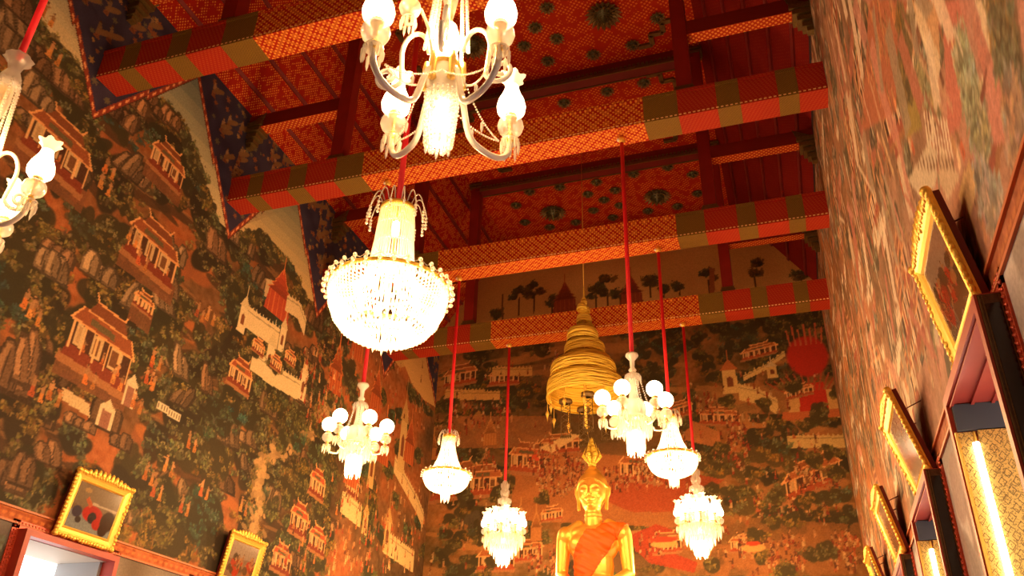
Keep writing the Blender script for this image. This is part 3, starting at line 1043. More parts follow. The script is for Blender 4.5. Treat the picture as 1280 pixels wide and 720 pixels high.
def mural_mesh(name, c, plane, gain, keep=None, rough=.75):
    """the painted wall: a fine grid carrying the colours of the mural"""
    nu, nv = c.nu, c.nv
    U, V = np.meshgrid(c.u, c.v)
    if plane[0] == 'x':
        co = np.stack([np.full_like(U, plane[1]), U, V], -1)
    else:
        co = np.stack([U, np.full_like(U, plane[1]), V], -1)
    co = co.reshape(-1, 3)
    i = np.arange(nu * nv).reshape(nv, nu)
    q = np.stack([i[:-1, :-1], i[:-1, 1:], i[1:, 1:], i[1:, :-1]], -1).reshape(-1, 4)
    if plane[2] < 0:
        q = q[:, ::-1]
    if keep is not None:
        cu = (U[:-1, :-1] + c.st / 2).reshape(-1)
        cv = (V[:-1, :-1] + c.st / 2).reshape(-1)
        q = q[keep(cu, cv)]
    me = bpy.data.meshes.new(name)
    me.vertices.add(len(co)); me.vertices.foreach_set('co', co.ravel())
    me.loops.add(q.size); me.loops.foreach_set('vertex_index', q.ravel().astype(np.int32))
    me.polygons.add(len(q)); me.polygons.foreach_set('loop_start', np.arange(0, q.size, 4, dtype=np.int32))
    me.update(calc_edges=True)
    col = finish(c, gain).reshape(-1, 3)
    at = me.color_attributes.new('paint', 'FLOAT_COLOR', 'POINT')
    at.data.foreach_set('color', np.concatenate([col, np.ones((len(col), 1))], 1).ravel())
    m, nt, bs, out = new_mat(name + '_mural')
    n = N(nt)
    va = nt.nodes.new('ShaderNodeVertexColor')
    va.layer_name = 'paint'
    nz = n.noise(34, 4)
    f = n.m('MULTIPLY', n.m('SUBTRACT', nz, .35), .9)
    cc = n.mix(n.m('MAXIMUM', n.m('MULTIPLY', f, .8), 0), va.outputs[0], (.02, .012, .006))
    nt.links.new(cc, bs.inputs['Base Color'])
    bs.inputs['Roughness'].default_value = rough
    bs.inputs['Specular IOR Level'].default_value = .25
    me.materials.append(m)
    o = bpy.data.objects.new(name, me)
    C.objects.link(o)
    return tag(o, kind='structure')


# ------------------------------------------------------------------ the hall
WIN_Y = [2.15, 5.55, 8.80, 12.2, 15.5]
WW, WT, WS = .74, 3.92, 1.2          # half width, top and sill of a window opening


def holes(u, v):
    k = np.ones(len(u), bool)
    for y in WIN_Y:
        k &= ~((np.abs(u - y) < WW) & (v < WT))
    return k


GAIN = (1.5, 1.5, 1.4)
SL = 1.41                             # rise of the side roofs
mural_mesh('wall_left', paint_left(), ('x', XL, 1), GAIN, holes)
mural_mesh('wall_right', paint_right(), ('x', XR, -1), (1.30, 1.45, 1.75), holes)  # bluer gain puts the window daylight tint into the mural colours
mural_mesh('wall_far', paint_far(), ('y', YF, 1), (1.30, 1.25, 1.1),
           lambda u, v: (v < ZW + SL * (XR - u)) & (v < ZW + SL * (u - XL)))

M['wall_plain'] = plain('dim_painted_wall', (.20, .12, .07), .8, noise=.5, nscale=2)
for side, x, s, c0, z0 in (('left', XL, -1, 4.6, 2.8), ('right', XR, 1, 2.6, 2.6)):
    b = MB()
    b.box(x, x + .8 * s, YB, YB + .01, 0, ZW)
    ys = [YB] + [v for y in WIN_Y for v in (y - WW, y + WW)] + [YF]
    for k in range(0, len(ys), 2):                 # piers between the openings
        b.box(x + .002 * s, x + .8 * s, ys[k], ys[k + 1], 0, ZW)
    for y in WIN_Y:
        b.box(x + .002 * s, x + .8 * s, y - WW, y + WW, 0, WS)
        b.box(x + .002 * s, x + .8 * s, y - WW, y + WW, WT, ZW)
    tag(b.build('wall_' + side + '_masonry', 'wall_plain'), kind='structure')
b = MB().box(XL - .8, XR + .8, YF + .002, YF + .3, 0, 12.5)
b.box(XL, XR, YF - .001, YF + .002, 0, 2.81)
b.prism([(XL, ZW), (XR, ZW), (XR - 2.7 / SL, 15.2), (XL + 2.7 / SL, 15.2)], YF + .002, YF + .3, 'y')
tag(b.build('wall_far_masonry', 'wall_plain'), kind='structure')
b = MB().box(XL - .8, XR + .8, YB - .3, YB, 0, 15.3)
tag(b.build('wall_back', 'wall_plain'), kind='structure')
tag(MB().box(XL - .8, XR + .8, YB - .3, YF + .3, -.2, 0).build('floor', 'floor'), kind='structure')

# ceiling: flat coffered middle and two steep side slopes of stencilled boards
xi = 2.7 / SL
b = MB().box(XL + xi, XR - xi, YB, YF, ZC, ZC + .15)
tag(b.build('ceiling', 'panel'), kind='structure')
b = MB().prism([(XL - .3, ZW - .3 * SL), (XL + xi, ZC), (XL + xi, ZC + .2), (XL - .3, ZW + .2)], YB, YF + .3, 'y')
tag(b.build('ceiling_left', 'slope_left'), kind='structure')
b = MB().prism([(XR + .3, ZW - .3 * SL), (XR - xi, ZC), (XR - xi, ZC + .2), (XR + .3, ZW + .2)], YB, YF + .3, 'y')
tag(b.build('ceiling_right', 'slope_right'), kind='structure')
# battens running the length of the side slopes, one object each
for side, xw, s, mat in (('left', XL, 1, 'dark_red'), ('right', XR, -1, 'dark_red')):
    for k in range(5):
        t = .22 + k * .36
        px, pz = xw + s * t, ZW + SL * t
        nx, nz = s * SL / 1.73, -1 / 1.73
        tx, tz = s / 1.73, SL / 1.73
        w, d = .035, .045
        poly = [(px - tx * w, pz - tz * w), (px + tx * w, pz + tz * w), (px + tx * w + nx * d, pz + tz * w + nz * d), (px - tx * w + nx * d, pz - tz * w + nz * d)]
        o = MB().prism([(p, q) for p, q in poly], YB, YF, 'y').build('roof_batten', mat)
        where = ('lowest', 'second from the bottom', 'middle', 'second from the top', 'topmost')[k]
        tag(o, f'red batten along the {side} roof slope, {where} of the five', 'batten', f'battens under the {side} roof slope')

# dado rails
for side, x, s in (('left', XL, 1), ('right', XR, -1)):
    b = MB()
    for z in (4.05, 4.215):
        b.box(x, x + .02 * s, YB, YF, z - .012, z + .012)
    tag(b.build('trim_1' if s > 0 else 'trim_2', plain('dado_moulding_' + side, (.55, .16, .05), .5)), kind='structure')

# ------------------------------------------------------------------ tie beams and posts
place = ['just above the camera, out of the top of the view', 'nearest in view, top left, behind the large arm chandelier',
         'above the largest basket chandelier', 'just behind the gold umbrella top and below the far rosettes', 'farthest, nearest the end wall']
place[3] = 'third in view, with the two small basket chandeliers under it'
POST_R, POST_L = -.80, -6.97
for i, y in enumerate(BEAMS):
    b = MB().box(XL - .05, XR + .05, y - .22, y + .22, ZB, ZB + .50)
    b.box(XL, XR, y - .235, y + .235, ZB + .46, ZB + .52)
    tag(b.build('tie_beam', 'beam'), 'red and gold stencilled tie beam from wall to wall, ' + place[i], 'beam', 'tie beams crossing the hall')
near = ['over the camera', 'on the nearest beam in view', 'on the second beam in view', 'on the third beam in view', 'on the farthest beam']
for i, y in enumerate(BEAMS):
    for side, x, s, xw in (('right', POST_R, 1, XR), ('left', POST_L, -1, XL)):
        r0 = empty('roof_post', (x, y, ZB + .52), f'tall red roof post standing {near[i]}, {side} row', 'post', 'roof posts on the tie beams')
        h = ZC - ZB - .52
        MB().box(-.12, .12, -.12, .12, 0, h).build('shaft', 'red', r0)
        b = MB().box(-.16, .16, -.16, .16, 0, .10)
        b.box(-.14, .14, -.14, .14, .10, .16)
        b.build('base', 'gilt_dark', r0)
        b = MB()
        for z, w in ((4.12, .15), (4.20, .17)):
            b.box(-w, w, -w, w, z, z + .05)
        b.build('collar', 'gilt_dark', r0)
        xa, xb = (x + .12, xw) if s > 0 else (xw, x - .12)
        t = empty('aisle_tie', ((xa + xb) / 2, y, 12.15), f'short red tie between {side} roof post and wall, {near[i]}', 'beam', 'aisle ties')
        hw = (xb - xa) / 2
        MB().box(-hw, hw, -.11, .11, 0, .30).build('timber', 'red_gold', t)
        e = s * hw
        b = MB()
        for z, w, q in ((-.42, .05, .06), (-.34, .08, .09), (-.22, .11, .12), (-.10, .14, .15), (.02, .16, .16)):
            b.box(e - s * (w * 2), e, -q, q, z, z + .09)
        for k in range(6):
            b.add([(e - s * .3, -.16 + .055 * k, .1), (e - s * .3, -.11 + .055 * k, .1), (e - s * .38, -.13 + .055 * k, .32), (e, -.13 + .055 * k, .1)], [(0, 1, 2), (0, 2, 3), (1, 3, 2), (0, 3, 1)])
        b.build('capital', 'gilt_dark', t)
    t = empty('ceiling_cross_beam', (XM, y, ZC - .30), 'red cross beam with gilt edges under the flat ceiling, ' + near[i], 'beam', 'cross beams under the flat ceiling')
    MB().box(POST_L - XM, POST_R - XM, -.13, .13, 0, .30).build('timber', 'dark_red', t)
    b = MB()
    for q in (-.15, .13):
        b.box(POST_L - XM + .12, POST_R - XM - .12, q, q + .03, -.02, .06)
        for k in range(60):
            x0 = POST_L - XM + .2 + k * .095
            b.box(x0, x0 + .06, q - .005, q + .035, .08, .13)
    b.build('gilt_moulding', 'gilt_dark', t)

# stepped gilt corner mouldings of the coffers
TR = 3
for i in range(4):
    ya, yb = BEAMS[i] + .45, BEAMS[i + 1] - .45
    nm = ['over the camera', 'in the nearest bay in view', 'in the second bay in view', 'in the farthest bay'][i]
    for sx, xx, sd in ((1, POST_L + .25, 'left'), (-1, POST_R - .25, 'right')):
        for sy, yy, fd in ((1, ya, 'near'), (-1, yb, 'far')):
            b = MB()
            for k in range(3):
                x0, y0 = xx + sx * .28 * k, yy + sy * .28 * (2 - k)
                b.box(min(x0, x0 + sx * .30), max(x0, x0 + sx * .30), y0 - .05, y0 + .05, ZC - .06, ZC)
                b.box(x0 - .05, x0 + .05, min(y0, y0 + sy * .28), max(y0, y0 + sy * .28), ZC - .06, ZC)
            TR += 1
            tag(b.build(f'trim_{TR}', 'gilt_dark'), kind='structure')
b = MB().box(XL + xi, XR - xi, YF - .12, YF, ZC - .12, ZC)
tag(b.build('trim_3', 'gilt_dark'), kind='structure')


# ------------------------------------------------------------------ ceiling rosettes
def rosette(name, R, label, group, big):
    t = empty(name, (0, 0, ZC), label, 'rosette', group)
    b = MB()
    tiers = ((1.0, .0, 18, .30), (.78, -.10, 16, .30), (.55, -.22, 12, .28), (.34, -.36, 8, .25)) if big else ((1.0, 0, 12, .35), (.62, -.28, 9, .35))
    for rr, z, n, w in tiers:
        for k in range(n):
            a = 2 * PI * k / n + z
            c, s_ = math.cos(a), math.sin(a)
            q = w * R * rr
            vs = [(c * R * rr * .25, s_ * R * rr * .25, z * R - .02), (c * R * rr * .65 - s_ * q * .5, s_ * R * rr * .65 + c * q * .5, z * R - .02),
                  (c * R * rr * .65 + s_ * q * .5, s_ * R * rr * .65 - c * q * .5, z * R - .02), (c * R * rr, s_ * R * rr, z * R - .22 * R), (c * R * rr * .6, s_ * R * rr * .6, z * R + .06 * R)]
            b.add(vs, [(0, 1, 4), (1, 3, 4), (3, 2, 4), (2, 0, 4), (0, 2, 3, 1)])
    b.build('petals', 'gilt_dark', t)
    b = MB().lathe([(.62 * R, 0), (.6 * R, -.12 * R), (.42 * R, -.25 * R), (.22 * R, -.40 * R), (.12 * R, -.55 * R), (.0, -.72 * R)], 12)
    b.build('boss', 'gilt_green', t)
    return t


BIG = [(-2.43, 12.25), (-5.35, 12.25), (-5.37, 18.8), (-2.46, 18.85)]
SMALL = [(-3.49, 11.74), (-1.38, 12.66), (-3.88, 12.18), (-3.53, 12.61), (-4.26, 12.61), (-2.02, 13.26), (-2.89, 13.29), (-3.89, 13.19), (-2.0, 14.46), (-2.86, 14.5), (-3.9, 14.59), (-5.71, 17.71), (-4.87, 17.73), (-3.88, 17.79), (-4.23, 18.25), (-3.49, 18.28), (-3.87, 18.63), (-4.26, 19.03), (-3.82, 19.52), (-4.88, 19.47), (-5.66, 19.5), (-6.27, 19.07), (-6.26, 18.21), (-2.88, 17.72), (-1.98, 17.67), (-1.41, 18.15), (-1.4, 19.03), (-2.01, 19.48), (-2.82, 19.48), (-3.51, 19.0)]
big0 = rosette('ceiling_rosette', .40, '', 'large star rosettes on the flat ceiling', True)
for i, (x, y) in enumerate(BIG):
    o = big0 if i == 0 else copy_tree(big0)
    o.location = (x, y, ZC)
    o['label'] = ('large dark gilt star rosette on the red ceiling, ' +
                  ('nearer bay right of the arm chandelier', 'nearer bay hidden behind the arm chandelier', 'farther bay, left of the two', 'farther bay, right of the two')[i])
sm0 = rosette('small_ceiling_rosette', .185, '', 'small rosettes on the flat ceiling', False)
for i, (x, y) in enumerate(SMALL):
    o = sm0 if i == 0 else copy_tree(sm0)
    o.location = (x, y, ZC)
    bay = 'nearer' if y < 16 else 'farther'
    BX, BY = min((p for p in BIG), key=lambda p: (p[0] - x) ** 2 + (p[1] - y) ** 2)
    side = ('left' if x < BX else 'right') + ' and ' + ('near' if y < BY else 'far')
    big_name = {0: 'near right star', 1: 'near left star', 2: 'far left star', 3: 'far right star'}[BIG.index((BX, BY))]
    o['label'] = ''
    o['_k'] = f'{bay}|{side}|{big_name}|{math.hypot(x - BX, y - BY):.2f}'
order = sorted([o for o in bpy.data.objects if '_k' in o.keys()], key=lambda o: o['_k'])
seen = {}
for o in order:
    bay, side, bn, d = o['_k'].split('|')
    k = (bay, side, bn)
    seen[k] = seen.get(k, 0) + 1
    dist = ('closest', 'second closest', 'third closest', 'fourth closest', 'fifth closest', 'sixth closest', 'seventh closest', 'eighth closest')[seen[k] - 1]
    o['label'] = f'small dark rosette {dist} to large {bn}, {side} side'
    del o['_k']


# ------------------------------------------------------------------ chandeliers
def polar(r, az, z):
    return (r * math.cos(az), r * math.sin(az), z)


def prisms_ring(b, r, z, n, w, h, cx=0, cy=0, jit=.25):
    for k in range(n):
        a = 2 * PI * k / n
        b.drop((cx + r * math.cos(a), cy + r * math.sin(a), z), w, h * (1 - jit * (k % 2)))


def bead_string(b, p0, p1, n, r, sag=0.):
    p0, p1 = Vector(p0), Vector(p1)
    for k in range(n):
        t = (k + .5) / n
        p = p0.lerp(p1, t)
        p.z -= sag * 4 * t * (1 - t)
        b.ball(p, r, 6)


def rod(t, ztop, zbot, r=.031):
    MB().tube([(0, 0, ztop), (0, 0, zbot)], r, 10).build('rod', 'rod', t)
    MB().lathe([(0, ztop), (.05, ztop), (.06, ztop - .05), (.03, ztop - .11), (0, ztop - .11)], 10).build('ceiling_cap', 'gilt', t)
    MB().ball((-.045, -.02, ztop - .05), .032, 8).build('cap_ball', 'glass_arm', t)


def lamp_unit(t, r, az, z, s=1.0, kind='tulip', lit=True):
    """cup, drip pan prisms, glass bowl, brass neck and shade at one arm end"""
    x, y = r * math.cos(az), r * math.sin(az)
    T = Matrix.Translation((x, y, z)) @ Matrix.Scale(s, 4)
    bowl = MB().lathe([(.02, .07), (.05, .075), (.082, .105), (.094, .145), (.086, .185), (.055, .215), (.03, .22)], 16, T).build('glass_bowl', 'crystal', t)
    b = MB().lathe([(.02, .02), (.06, .005), (.066, .02), (.02, .04)], 12, T)
    for k in range(10):
        a = 2 * PI * k / 10
        b.drop((x + .062 * s * math.cos(a), y + .062 * s * math.sin(a), z + .01 * s), .012 * s, (.14 - .04 * (k % 2)) * s)
    b.build('drip_prisms', 'crystal', bowl)
    MB().lathe([(.018, .0), (.03, .05), (.018, .07), (.018, .20), (.042, .215), (.046, .26), (.036, .27)], 10, T).build('brass_collar', 'brass', t)
    if kind == 'tulip':
        if lit:
            sh = MB().lathe([(.03, .245), (.07, .25), (.098, .285), (.104, .33), (.092, .385), (.068, .44), (.052, .49), (.048, .52)], 24, T).build('lamp_shade', 'shade', t)
            MB().lathe([(.048, .52), (.052, .545, .2), (.066, .575, .7), (.092, .605, 1.)], 30, T, 6, .16).build('ruffled_rim', 'rim', sh)
        else:
            MB().lathe([(.02, .23), (.05, .24), (.062, .28), (.06, .33), (.04, .36), (0, .36)], 12, T).build('lamp_shade', 'dark_cup', t)
    else:
        MB().ball((x, y, z + .37 * s), .125 * s, 18).build('lamp_shade', 'shade', t)


def s_arm(t, r, az, z0, zc, dip, w=.016):
    pts = []
    P = [(.07, z0), (.11, z0 + .02), (.16, z0 - .05), (.24, zc - dip * .7), (r * .62, zc - dip), (r * .84, zc - dip * .92), (r * .97, zc - dip * .5), (r, zc)]
    for k in range(len(P) - 1):
        for q in range(4):
            u = q / 4
            p0, p1, p2, p3 = P[max(k - 1, 0)], P[k], P[k + 1], P[min(k + 2, len(P) - 1)]
            f = lambda i: .5 * ((2 * p1[i]) + (-p0[i] + p2[i]) * u + (2 * p0[i] - 5 * p1[i] + 4 * p2[i] - p3[i]) * u * u + (-p0[i] + 3 * p1[i] - 3 * p2[i] + p3[i]) * u ** 3)
            pts.append(polar(f(0), az, f(1)))
    pts.append(polar(P[-1][0], az, P[-1][1]))
    return MB().tube(pts, w, 8).build('arm', 'glass_arm', t)


def scroll(t, az, z, s=1., w=.014):
    """an ornamental glass shepherd's crook ending in a curl"""
    pts = []
    for k in range(14):
        a = PI - k / 13 * PI * 1.05
        pts.append((.17 * s + .075 * s * math.cos(a), z + .10 * s + .15 * s * math.sin(a)))
    x, y = pts[-1]
    for k in range(1, 26):
        a = k / 25 * PI * 2.6
        r_ = .085 * s * (1 - k / 25 * .72)
        pts.append((x + .055 * s - r_ * math.cos(a) * .9 + .02 * s * k / 25, y - .10 * s - r_ * math.sin(a) - .05 * s))
    MB().tube([polar(p, az, q) for p, q in pts], w * s, 7).build('scroll', 'glass_arm', t)


def arm_chandelier(x, y):
    """big arm chandelier with flared tulip shades; heights are absolute"""
    t = empty('arm_chandelier', (x, y, 0), '', 'chandelier', 'arm chandeliers with tulip shades')
    rod(t, ZB, 6.98)
    MB().lathe([(.03, 7.02), (.10, 7.0, .5), (.12, 6.97, 1), (.07, 6.92, .4), (.05, 6.84), (.085, 6.76), (.10, 6.68), (.06, 6.64)], 20, None, 8, .10).build('crown', 'crystal', t)
    MB().lathe([(.02, 6.72), (.06, 6.66), (.075, 6.5), (.055, 6.36), (.035, 6.22), (.022, 6.16), (.035, 6.13), (.022, 6.10)], 16).build('glass_vase', 'crystal', t)
    MB().lathe([(.03, 6.12), (.06, 6.09), (.082, 6.0), (.085, 5.90), (.07, 5.87), (.08, 5.83), (.09, 5.76), (.075, 5.72)], 18).build('glass_dome', 'crystal', t)
    MB().lathe([(.05, 6.62), (.022, 6.55), (.022, 5.60), (.03, 5.5)], 8).build('stem', 'brass', t)
    MB().lathe([(.08, 5.73), (.108, 5.72), (.112, 5.69), (.09, 5.67)], 20).build('brass_band', 'brass', t)
    MB().lathe([(.095, 5.69), (.118, 5.62), (.115, 5.53), (.085, 5.44), (.06, 5.40)], 20).build('frosted_bowl', 'glass_arm', t)
    b = MB()
    for rr, z, n, h in ((.115, 5.47, 22, .42), (.10, 5.42, 18, .40), (.07, 5.3, 12, .30)):
        for k in range(n):
            a = 2 * PI * k / n
            bead_string(b, (rr * math.cos(a), rr * math.sin(a), z), (rr * .78 * math.cos(a), rr * .78 * math.sin(a), z - h), 12, .011)
    prisms_ring(b, .085, 5.08, 12, .012, .09)
    b.build('crystal_skirt', 'crystal', t)
    MB().lathe([(0, 5.42), (.035, 5.40), (.05, 5.25), (.055, 5.10), (.03, 5.04), (0, 5.03)], 12).build('bulb', 'bulb', t)
    for k in range(8):
        a = 2 * PI * (k + .5) / 8
        b = MB()
        bead_string(b, polar(.095, a, 6.72), polar(.15, a, 5.86), 30, .015, .05)
        b.build('bead_chain', 'crystal', t)
    for k in range(6):
        a = 2 * PI * k / 6 + .3
        MB().lathe([(.0, .10), (.018, .09), (.026, .02), (.020, -.1), (.03, -.14), (.0, -.16)], 8, Matrix.Translation(polar(.125, a, 5.66))).build('arm_socket', 'brass', t)
    for deg, r in ((-112, .60), (-32, .60), (60, .60), (152, .55)):
        az = math.radians(deg)
        s_arm(t, r, az, 5.60, 5.40, .20, .022)
        lamp_unit(t, r, az, 5.40, 1.0, 'tulip')
    for deg in (-165, 8, 105, -70):
        scroll(t, math.radians(deg), 5.72, 1.25)
    az = math.radians(-118)
    MB().tube([polar(.10, az, 5.7), polar(.16, az, 5.95), polar(.24, az, 6.08), polar(.30, az, 6.02), polar(.33, az, 6.0)], .012, 7).build('arm', 'glass_arm', t)
    lamp_unit(t, .33, az, 5.90, .8, 'tulip', False)
    for k, deg in enumerate((-112, -32, 60, 152)):
        b = MB()
        a0, a1 = math.radians(deg), math.radians((-32, 60, 152, 248)[k])
        r0 = .5
        p0, p1 = polar(r0, a0, 5.36), polar(r0, a1, 5.36)
        q = polar(.15, (a0 + a1) / 2, 5.55)
        for c0, c1 in ((p0, q), (q, p1)):
            bead_string(b, c0, c1, 26, .0075, .06)
            m = Vector(c0).lerp(Vector(c1), .5)
            b.drop((m.x, m.y, m.z - .07), .012, .10)
        b.build('bead_swag', 'crystal', t)
    point_light('lamp_glow', (0, 0, 5.92), P_ARM, parent=t)
    return t


def globe_chandelier(x, y):
    t = empty('globe_chandelier', (x, y, 0), '', 'chandelier', 'globe chandeliers')
    rod(t, ZB, 6.56)
    MB().lathe([(.02, 6.6), (.085, 6.58), (.09, 6.55), (.035, 6.48), (.03, 6.38), (.055, 6.34), (.03, 6.30)], 16).build('crown', 'glass_arm', t)
    MB().lathe([(.03, 6.32), (.07, 6.28), (.085, 6.22), (.07, 6.20)], 16).build('glass_bell', 'crystal', t)
    b = MB()
    prisms_ring(b, .105, 6.26, 12, .013, .14)
    b.lathe([(.02, 6.30), (.10, 6.27), (.11, 6.25)], 14)
    b.build('bell_prisms', 'crystal', t)
    MB().lathe([(.04, 6.3), (.055, 6.15), (.06, 6.0), (.075, 5.92), (.12, 5.9), (.15, 5.83), (.155, 5.72), (.14, 5.66)], 18).build('glass_column', 'glass_arm', t)
    for k in range(6):
        a = 2 * PI * k / 6
        b = MB()
        bead_string(b, polar(.10, a, 6.18), polar(.24, a, 5.66), 18, .012, .03)
        b.build('bead_chain', 'crystal', t)
    b = MB()
    b.lathe([(.15, 5.66), (.215, 5.64), (.22, 5.62), (.10, 5.60)], 20)
    prisms_ring(b, .215, 5.63, 30, .015, .24)
    prisms_ring(b, .17, 5.6, 22, .015, .24)
    b.build('prism_skirt', 'crystal', t)
    b = MB()
    prisms_ring(b, .11, 5.48, 16, .017, .33)
    prisms_ring(b, .08, 5.46, 12, .017, .33)
    b.build('lower_prisms', 'crystal', t)
    MB().lathe([(0, 5.5), (.045, 5.48), (.055, 5.36), (.05, 5.24), (0, 5.20)], 12).build('bulb', 'bulb', t)
    for k in range(6):
        az = math.radians(20 + 60 * k)
        s_arm(t, .42, az, 5.62, 5.62, .12, .013)
        lamp_unit(t, .42, az, 5.60, .88, 'globe')
    point_light('lamp_glow', (0, 0, 5.15), P_GLOBE, parent=t)
    return t


def basket_chandelier(x, y, big):
    """empire basket: crown, flaring neck of bead strands, wide rim with pendants, round bowl of strands"""
    if big:
        t = empty('large_basket_chandelier', (x, y, 0), '', 'chandelier')
        zt, zr, R, rt, zb, tip = 7.14, 6.10, .64, .19, 5.50, 5.40
        neck = [(rt, zt), (.20, 6.95), (.215, 6.7), (.24, 6.45), (.27, 6.25), (.31, 6.13), (.36, 6.10)]
        nb, nn, cr = 84, 44, .010
    else:
        t = empty('basket_chandelier', (x, y, 0), '', 'chandelier', 'small basket chandeliers')
        zt, zr, R, rt, zb, tip = 6.92, 6.22, .42, .11, 5.90, 5.74
        neck = [(rt, zt), (.115, 6.8), (.14, 6.65), (.185, 6.48), (.25, 6.34), (.34, 6.26), (.40, 6.23)]
        nb, nn, cr = 56, 36, .009
    q = R / .64 if big else .58
    rod(t, ZB, zt + .12 * q, .036 if big else .031)
    MB().tube([(0, 0, zt + .2 * q), (0, 0, zb + .15)], .014, 6).build('stem', 'brass', t)
    MB().lathe([(.02, zt + .05), (rt * .6, zt + .07), (rt + .01, zt + .03), (rt + .015, zt - .01), (rt, zt - .02)], 24).build('crown_ring', 'gilt', t)
    b = MB()
    n = 14
    for k in range(n):
        a = 2 * PI * k / n
        pts = [polar(rt * (.8 + .95 * u), a, zt + .02 + .22 * q * math.sin(PI * u * .92) - .12 * q * u) for u in np.linspace(0, 1, 9)]
        b.tube(pts, .006 * (1.2 if big else 1), 5)
        p = pts[-1]
        for w in range(4):
            b.ball((p[0], p[1], p[2] - .03 * q - .045 * q * w), .019 * (q if big else .9), 8)
    b.build('crown_pendants', 'crystal', t)
    b = MB()
    for k in range(nn):
        a = 2 * PI * k / nn
        b.tube([polar(r, a, z) for r, z in neck], cr, 4, False)
    for r, z in neck[:-1]:
        for k in range(nn):
            a = 2 * PI * (k + .5) / nn
            b.ball(polar(r * 1.01, a, z - .05), cr * 1.2, 5)
    b.build('neck_strands', 'crystal', t)
    MB().lathe([(R - .012, zr - .02), (R + .012, zr - .02), (R + .012, zr + .02), (R - .012, zr + .02), (R - .012, zr - .02)], 64).build('rim_ring', 'gilt', t)
    b = MB()
    nr = 30 if big else 20
    for k in range(nr):
        a = 2 * PI * k / nr
        pr = R * 1.06
        b.tube([polar(R, a, zr), polar(R * 1.05, a, zr + .055 * q), polar(R * 1.09, a, zr + .03 * q)], .006, 5)
        b.ball(polar(R * 1.05, a, zr + .06 * q), .021 * q + .003, 8)
        for w in range(2):
            b.ball(polar(R * 1.09, a, zr - .01 - .06 * q * w), .022 * q + .003, 8)
        a2 = a + PI / nr
        b.tube([polar(R * 1.07, a, zr + .05 * q), polar(R * 1.07, a2, zr + .01 * q), polar(R * 1.07, a + 2 * PI / nr, zr + .05 * q)], .005, 4)
    b.build('rim_pendants', 'crystal', t)
    b = MB()
    prof = [(R * math.cos(u) ** .62, zr - (zr - zb) * math.sin(u)) for u in np.linspace(0, PI / 2 * .93, 12)]
    for k in range(nb):
        a = 2 * PI * k / nb
        P = prof if k % 2 == 0 else prof[:8]
        b.tube([polar(r, a, z) for r, z in P], cr * 1.15, 4, False)
    for r, z in prof[1::2]:
        m = int(2 * PI * r / .06)
        for k in range(m):
            b.ball(polar(r, 2 * PI * k / m, z), .02 * q + .003, 6)
    # upper veil between the neck and the rim
    for k in range(nn):
        a = 2 * PI * (k + .5) / nn
        b.tube([polar(neck[-1][0] * .9, a, neck[-1][1]), polar((neck[-1][0] + R) / 2, a, zr + .0), polar(R, a, zr)], cr, 4, False)
    b.build('bowl_strands', 'crystal', t)
    b = MB()
    prisms_ring(b, .09 * q + .02, zb + .03, 12, .016, (zb - tip) + .08)
    b.ball((0, 0, tip), .025, 8)
    b.build('bottom_drop', 'crystal', t)
    nlb = 8 if big else 5
    for k in range(nlb):
        a = 2 * PI * k / nlb
        c = polar(R * .52, a, zr - .10 * q)
        MB().ball(c, .05, 8, (.045, .045, .075)).build('bulb', 'bulb', t)
    b = MB()
    b.ball((0, 0, zt - .25 * q), .05, 8, (.05, .05, .12 * q))
    b.ball((0, 0, zt - .75 * q), .05, 8, (.05, .05, .12 * q))
    b.build('neck_bulbs', 'bulb', t)
    point_light('lamp_glow', (0, 0, zr - .25 * q), P_BASK_BIG if big else P_BASK, parent=t, r=.2 * q)
    return t


def cluster_chandelier(x, y):
    """dense crystal chandelier with eight flared shades around a stacked glass stem"""
    t = empty('cluster_chandelier', (x, y, 0), '', 'chandelier', 'dense crystal chandeliers near the end wall')
    rod(t, ZB, 7.05)
    MB().lathe([(.02, 7.08), (.05, 7.04), (.075, 6.98), (.08, 6.80), (.085, 6.72), (.06, 6.70), (.12, 6.66), (.13, 6.58), (.07, 6.54), (.07, 6.45)], 14, None, 7, .1).build('glass_stem', 'crystal', t)
    b = MB()
    for rr, z, n, h in ((.085, 7.0, 10, .12), (.09, 6.85, 10, .12), (.14, 6.66, 12, .12), (.20, 6.42, 16, .14)):
        b = MB()
        prisms_ring(b, rr, z, n, .014, h)
        b.build('prism_ring', 'crystal', t)
    MB().lathe([(.05, 6.5), (.16, 6.46), (.21, 6.40), (.20, 6.36)], 18).build('stem_dish', 'crystal', t)
    for k in range(8):
        az = 2 * PI * k / 8 + .2
        s_arm(t, .40, az, 5.95, 5.86, .10, .014)
        lamp_unit(t, .40, az, 5.84, .88, 'tulip')
    for k in range(4):
        az = 2 * PI * k / 4 + .6
        lamp_unit(t, .20, az, 6.02, .75, 'tulip')
    b = MB()
    for rr, z, n, h in ((.40, 5.86, 40, .26), (.28, 5.78, 34, .30), (.2, 5.66, 24, .26), (.14, 5.56, 18, .26), (.10, 5.5, 12, .26)):
        prisms_ring(b, rr, z, n, .017, h)
    b.lathe([(.05, 6.0), (.2, 5.92), (.36, 5.86), (.30, 5.80), (.1, 5.7)], 20)
    b.build('prism_skirt', 'crystal', t)
    MB().lathe([(0, 5.6), (.06, 5.58), (.085, 5.48), (.08, 5.36), (.04, 5.31), (0, 5.30)], 12).build('bulb', 'bulb', t)
    point_light('lamp_glow', (0, 0, 5.22), P_CLUST, parent=t)
    return t


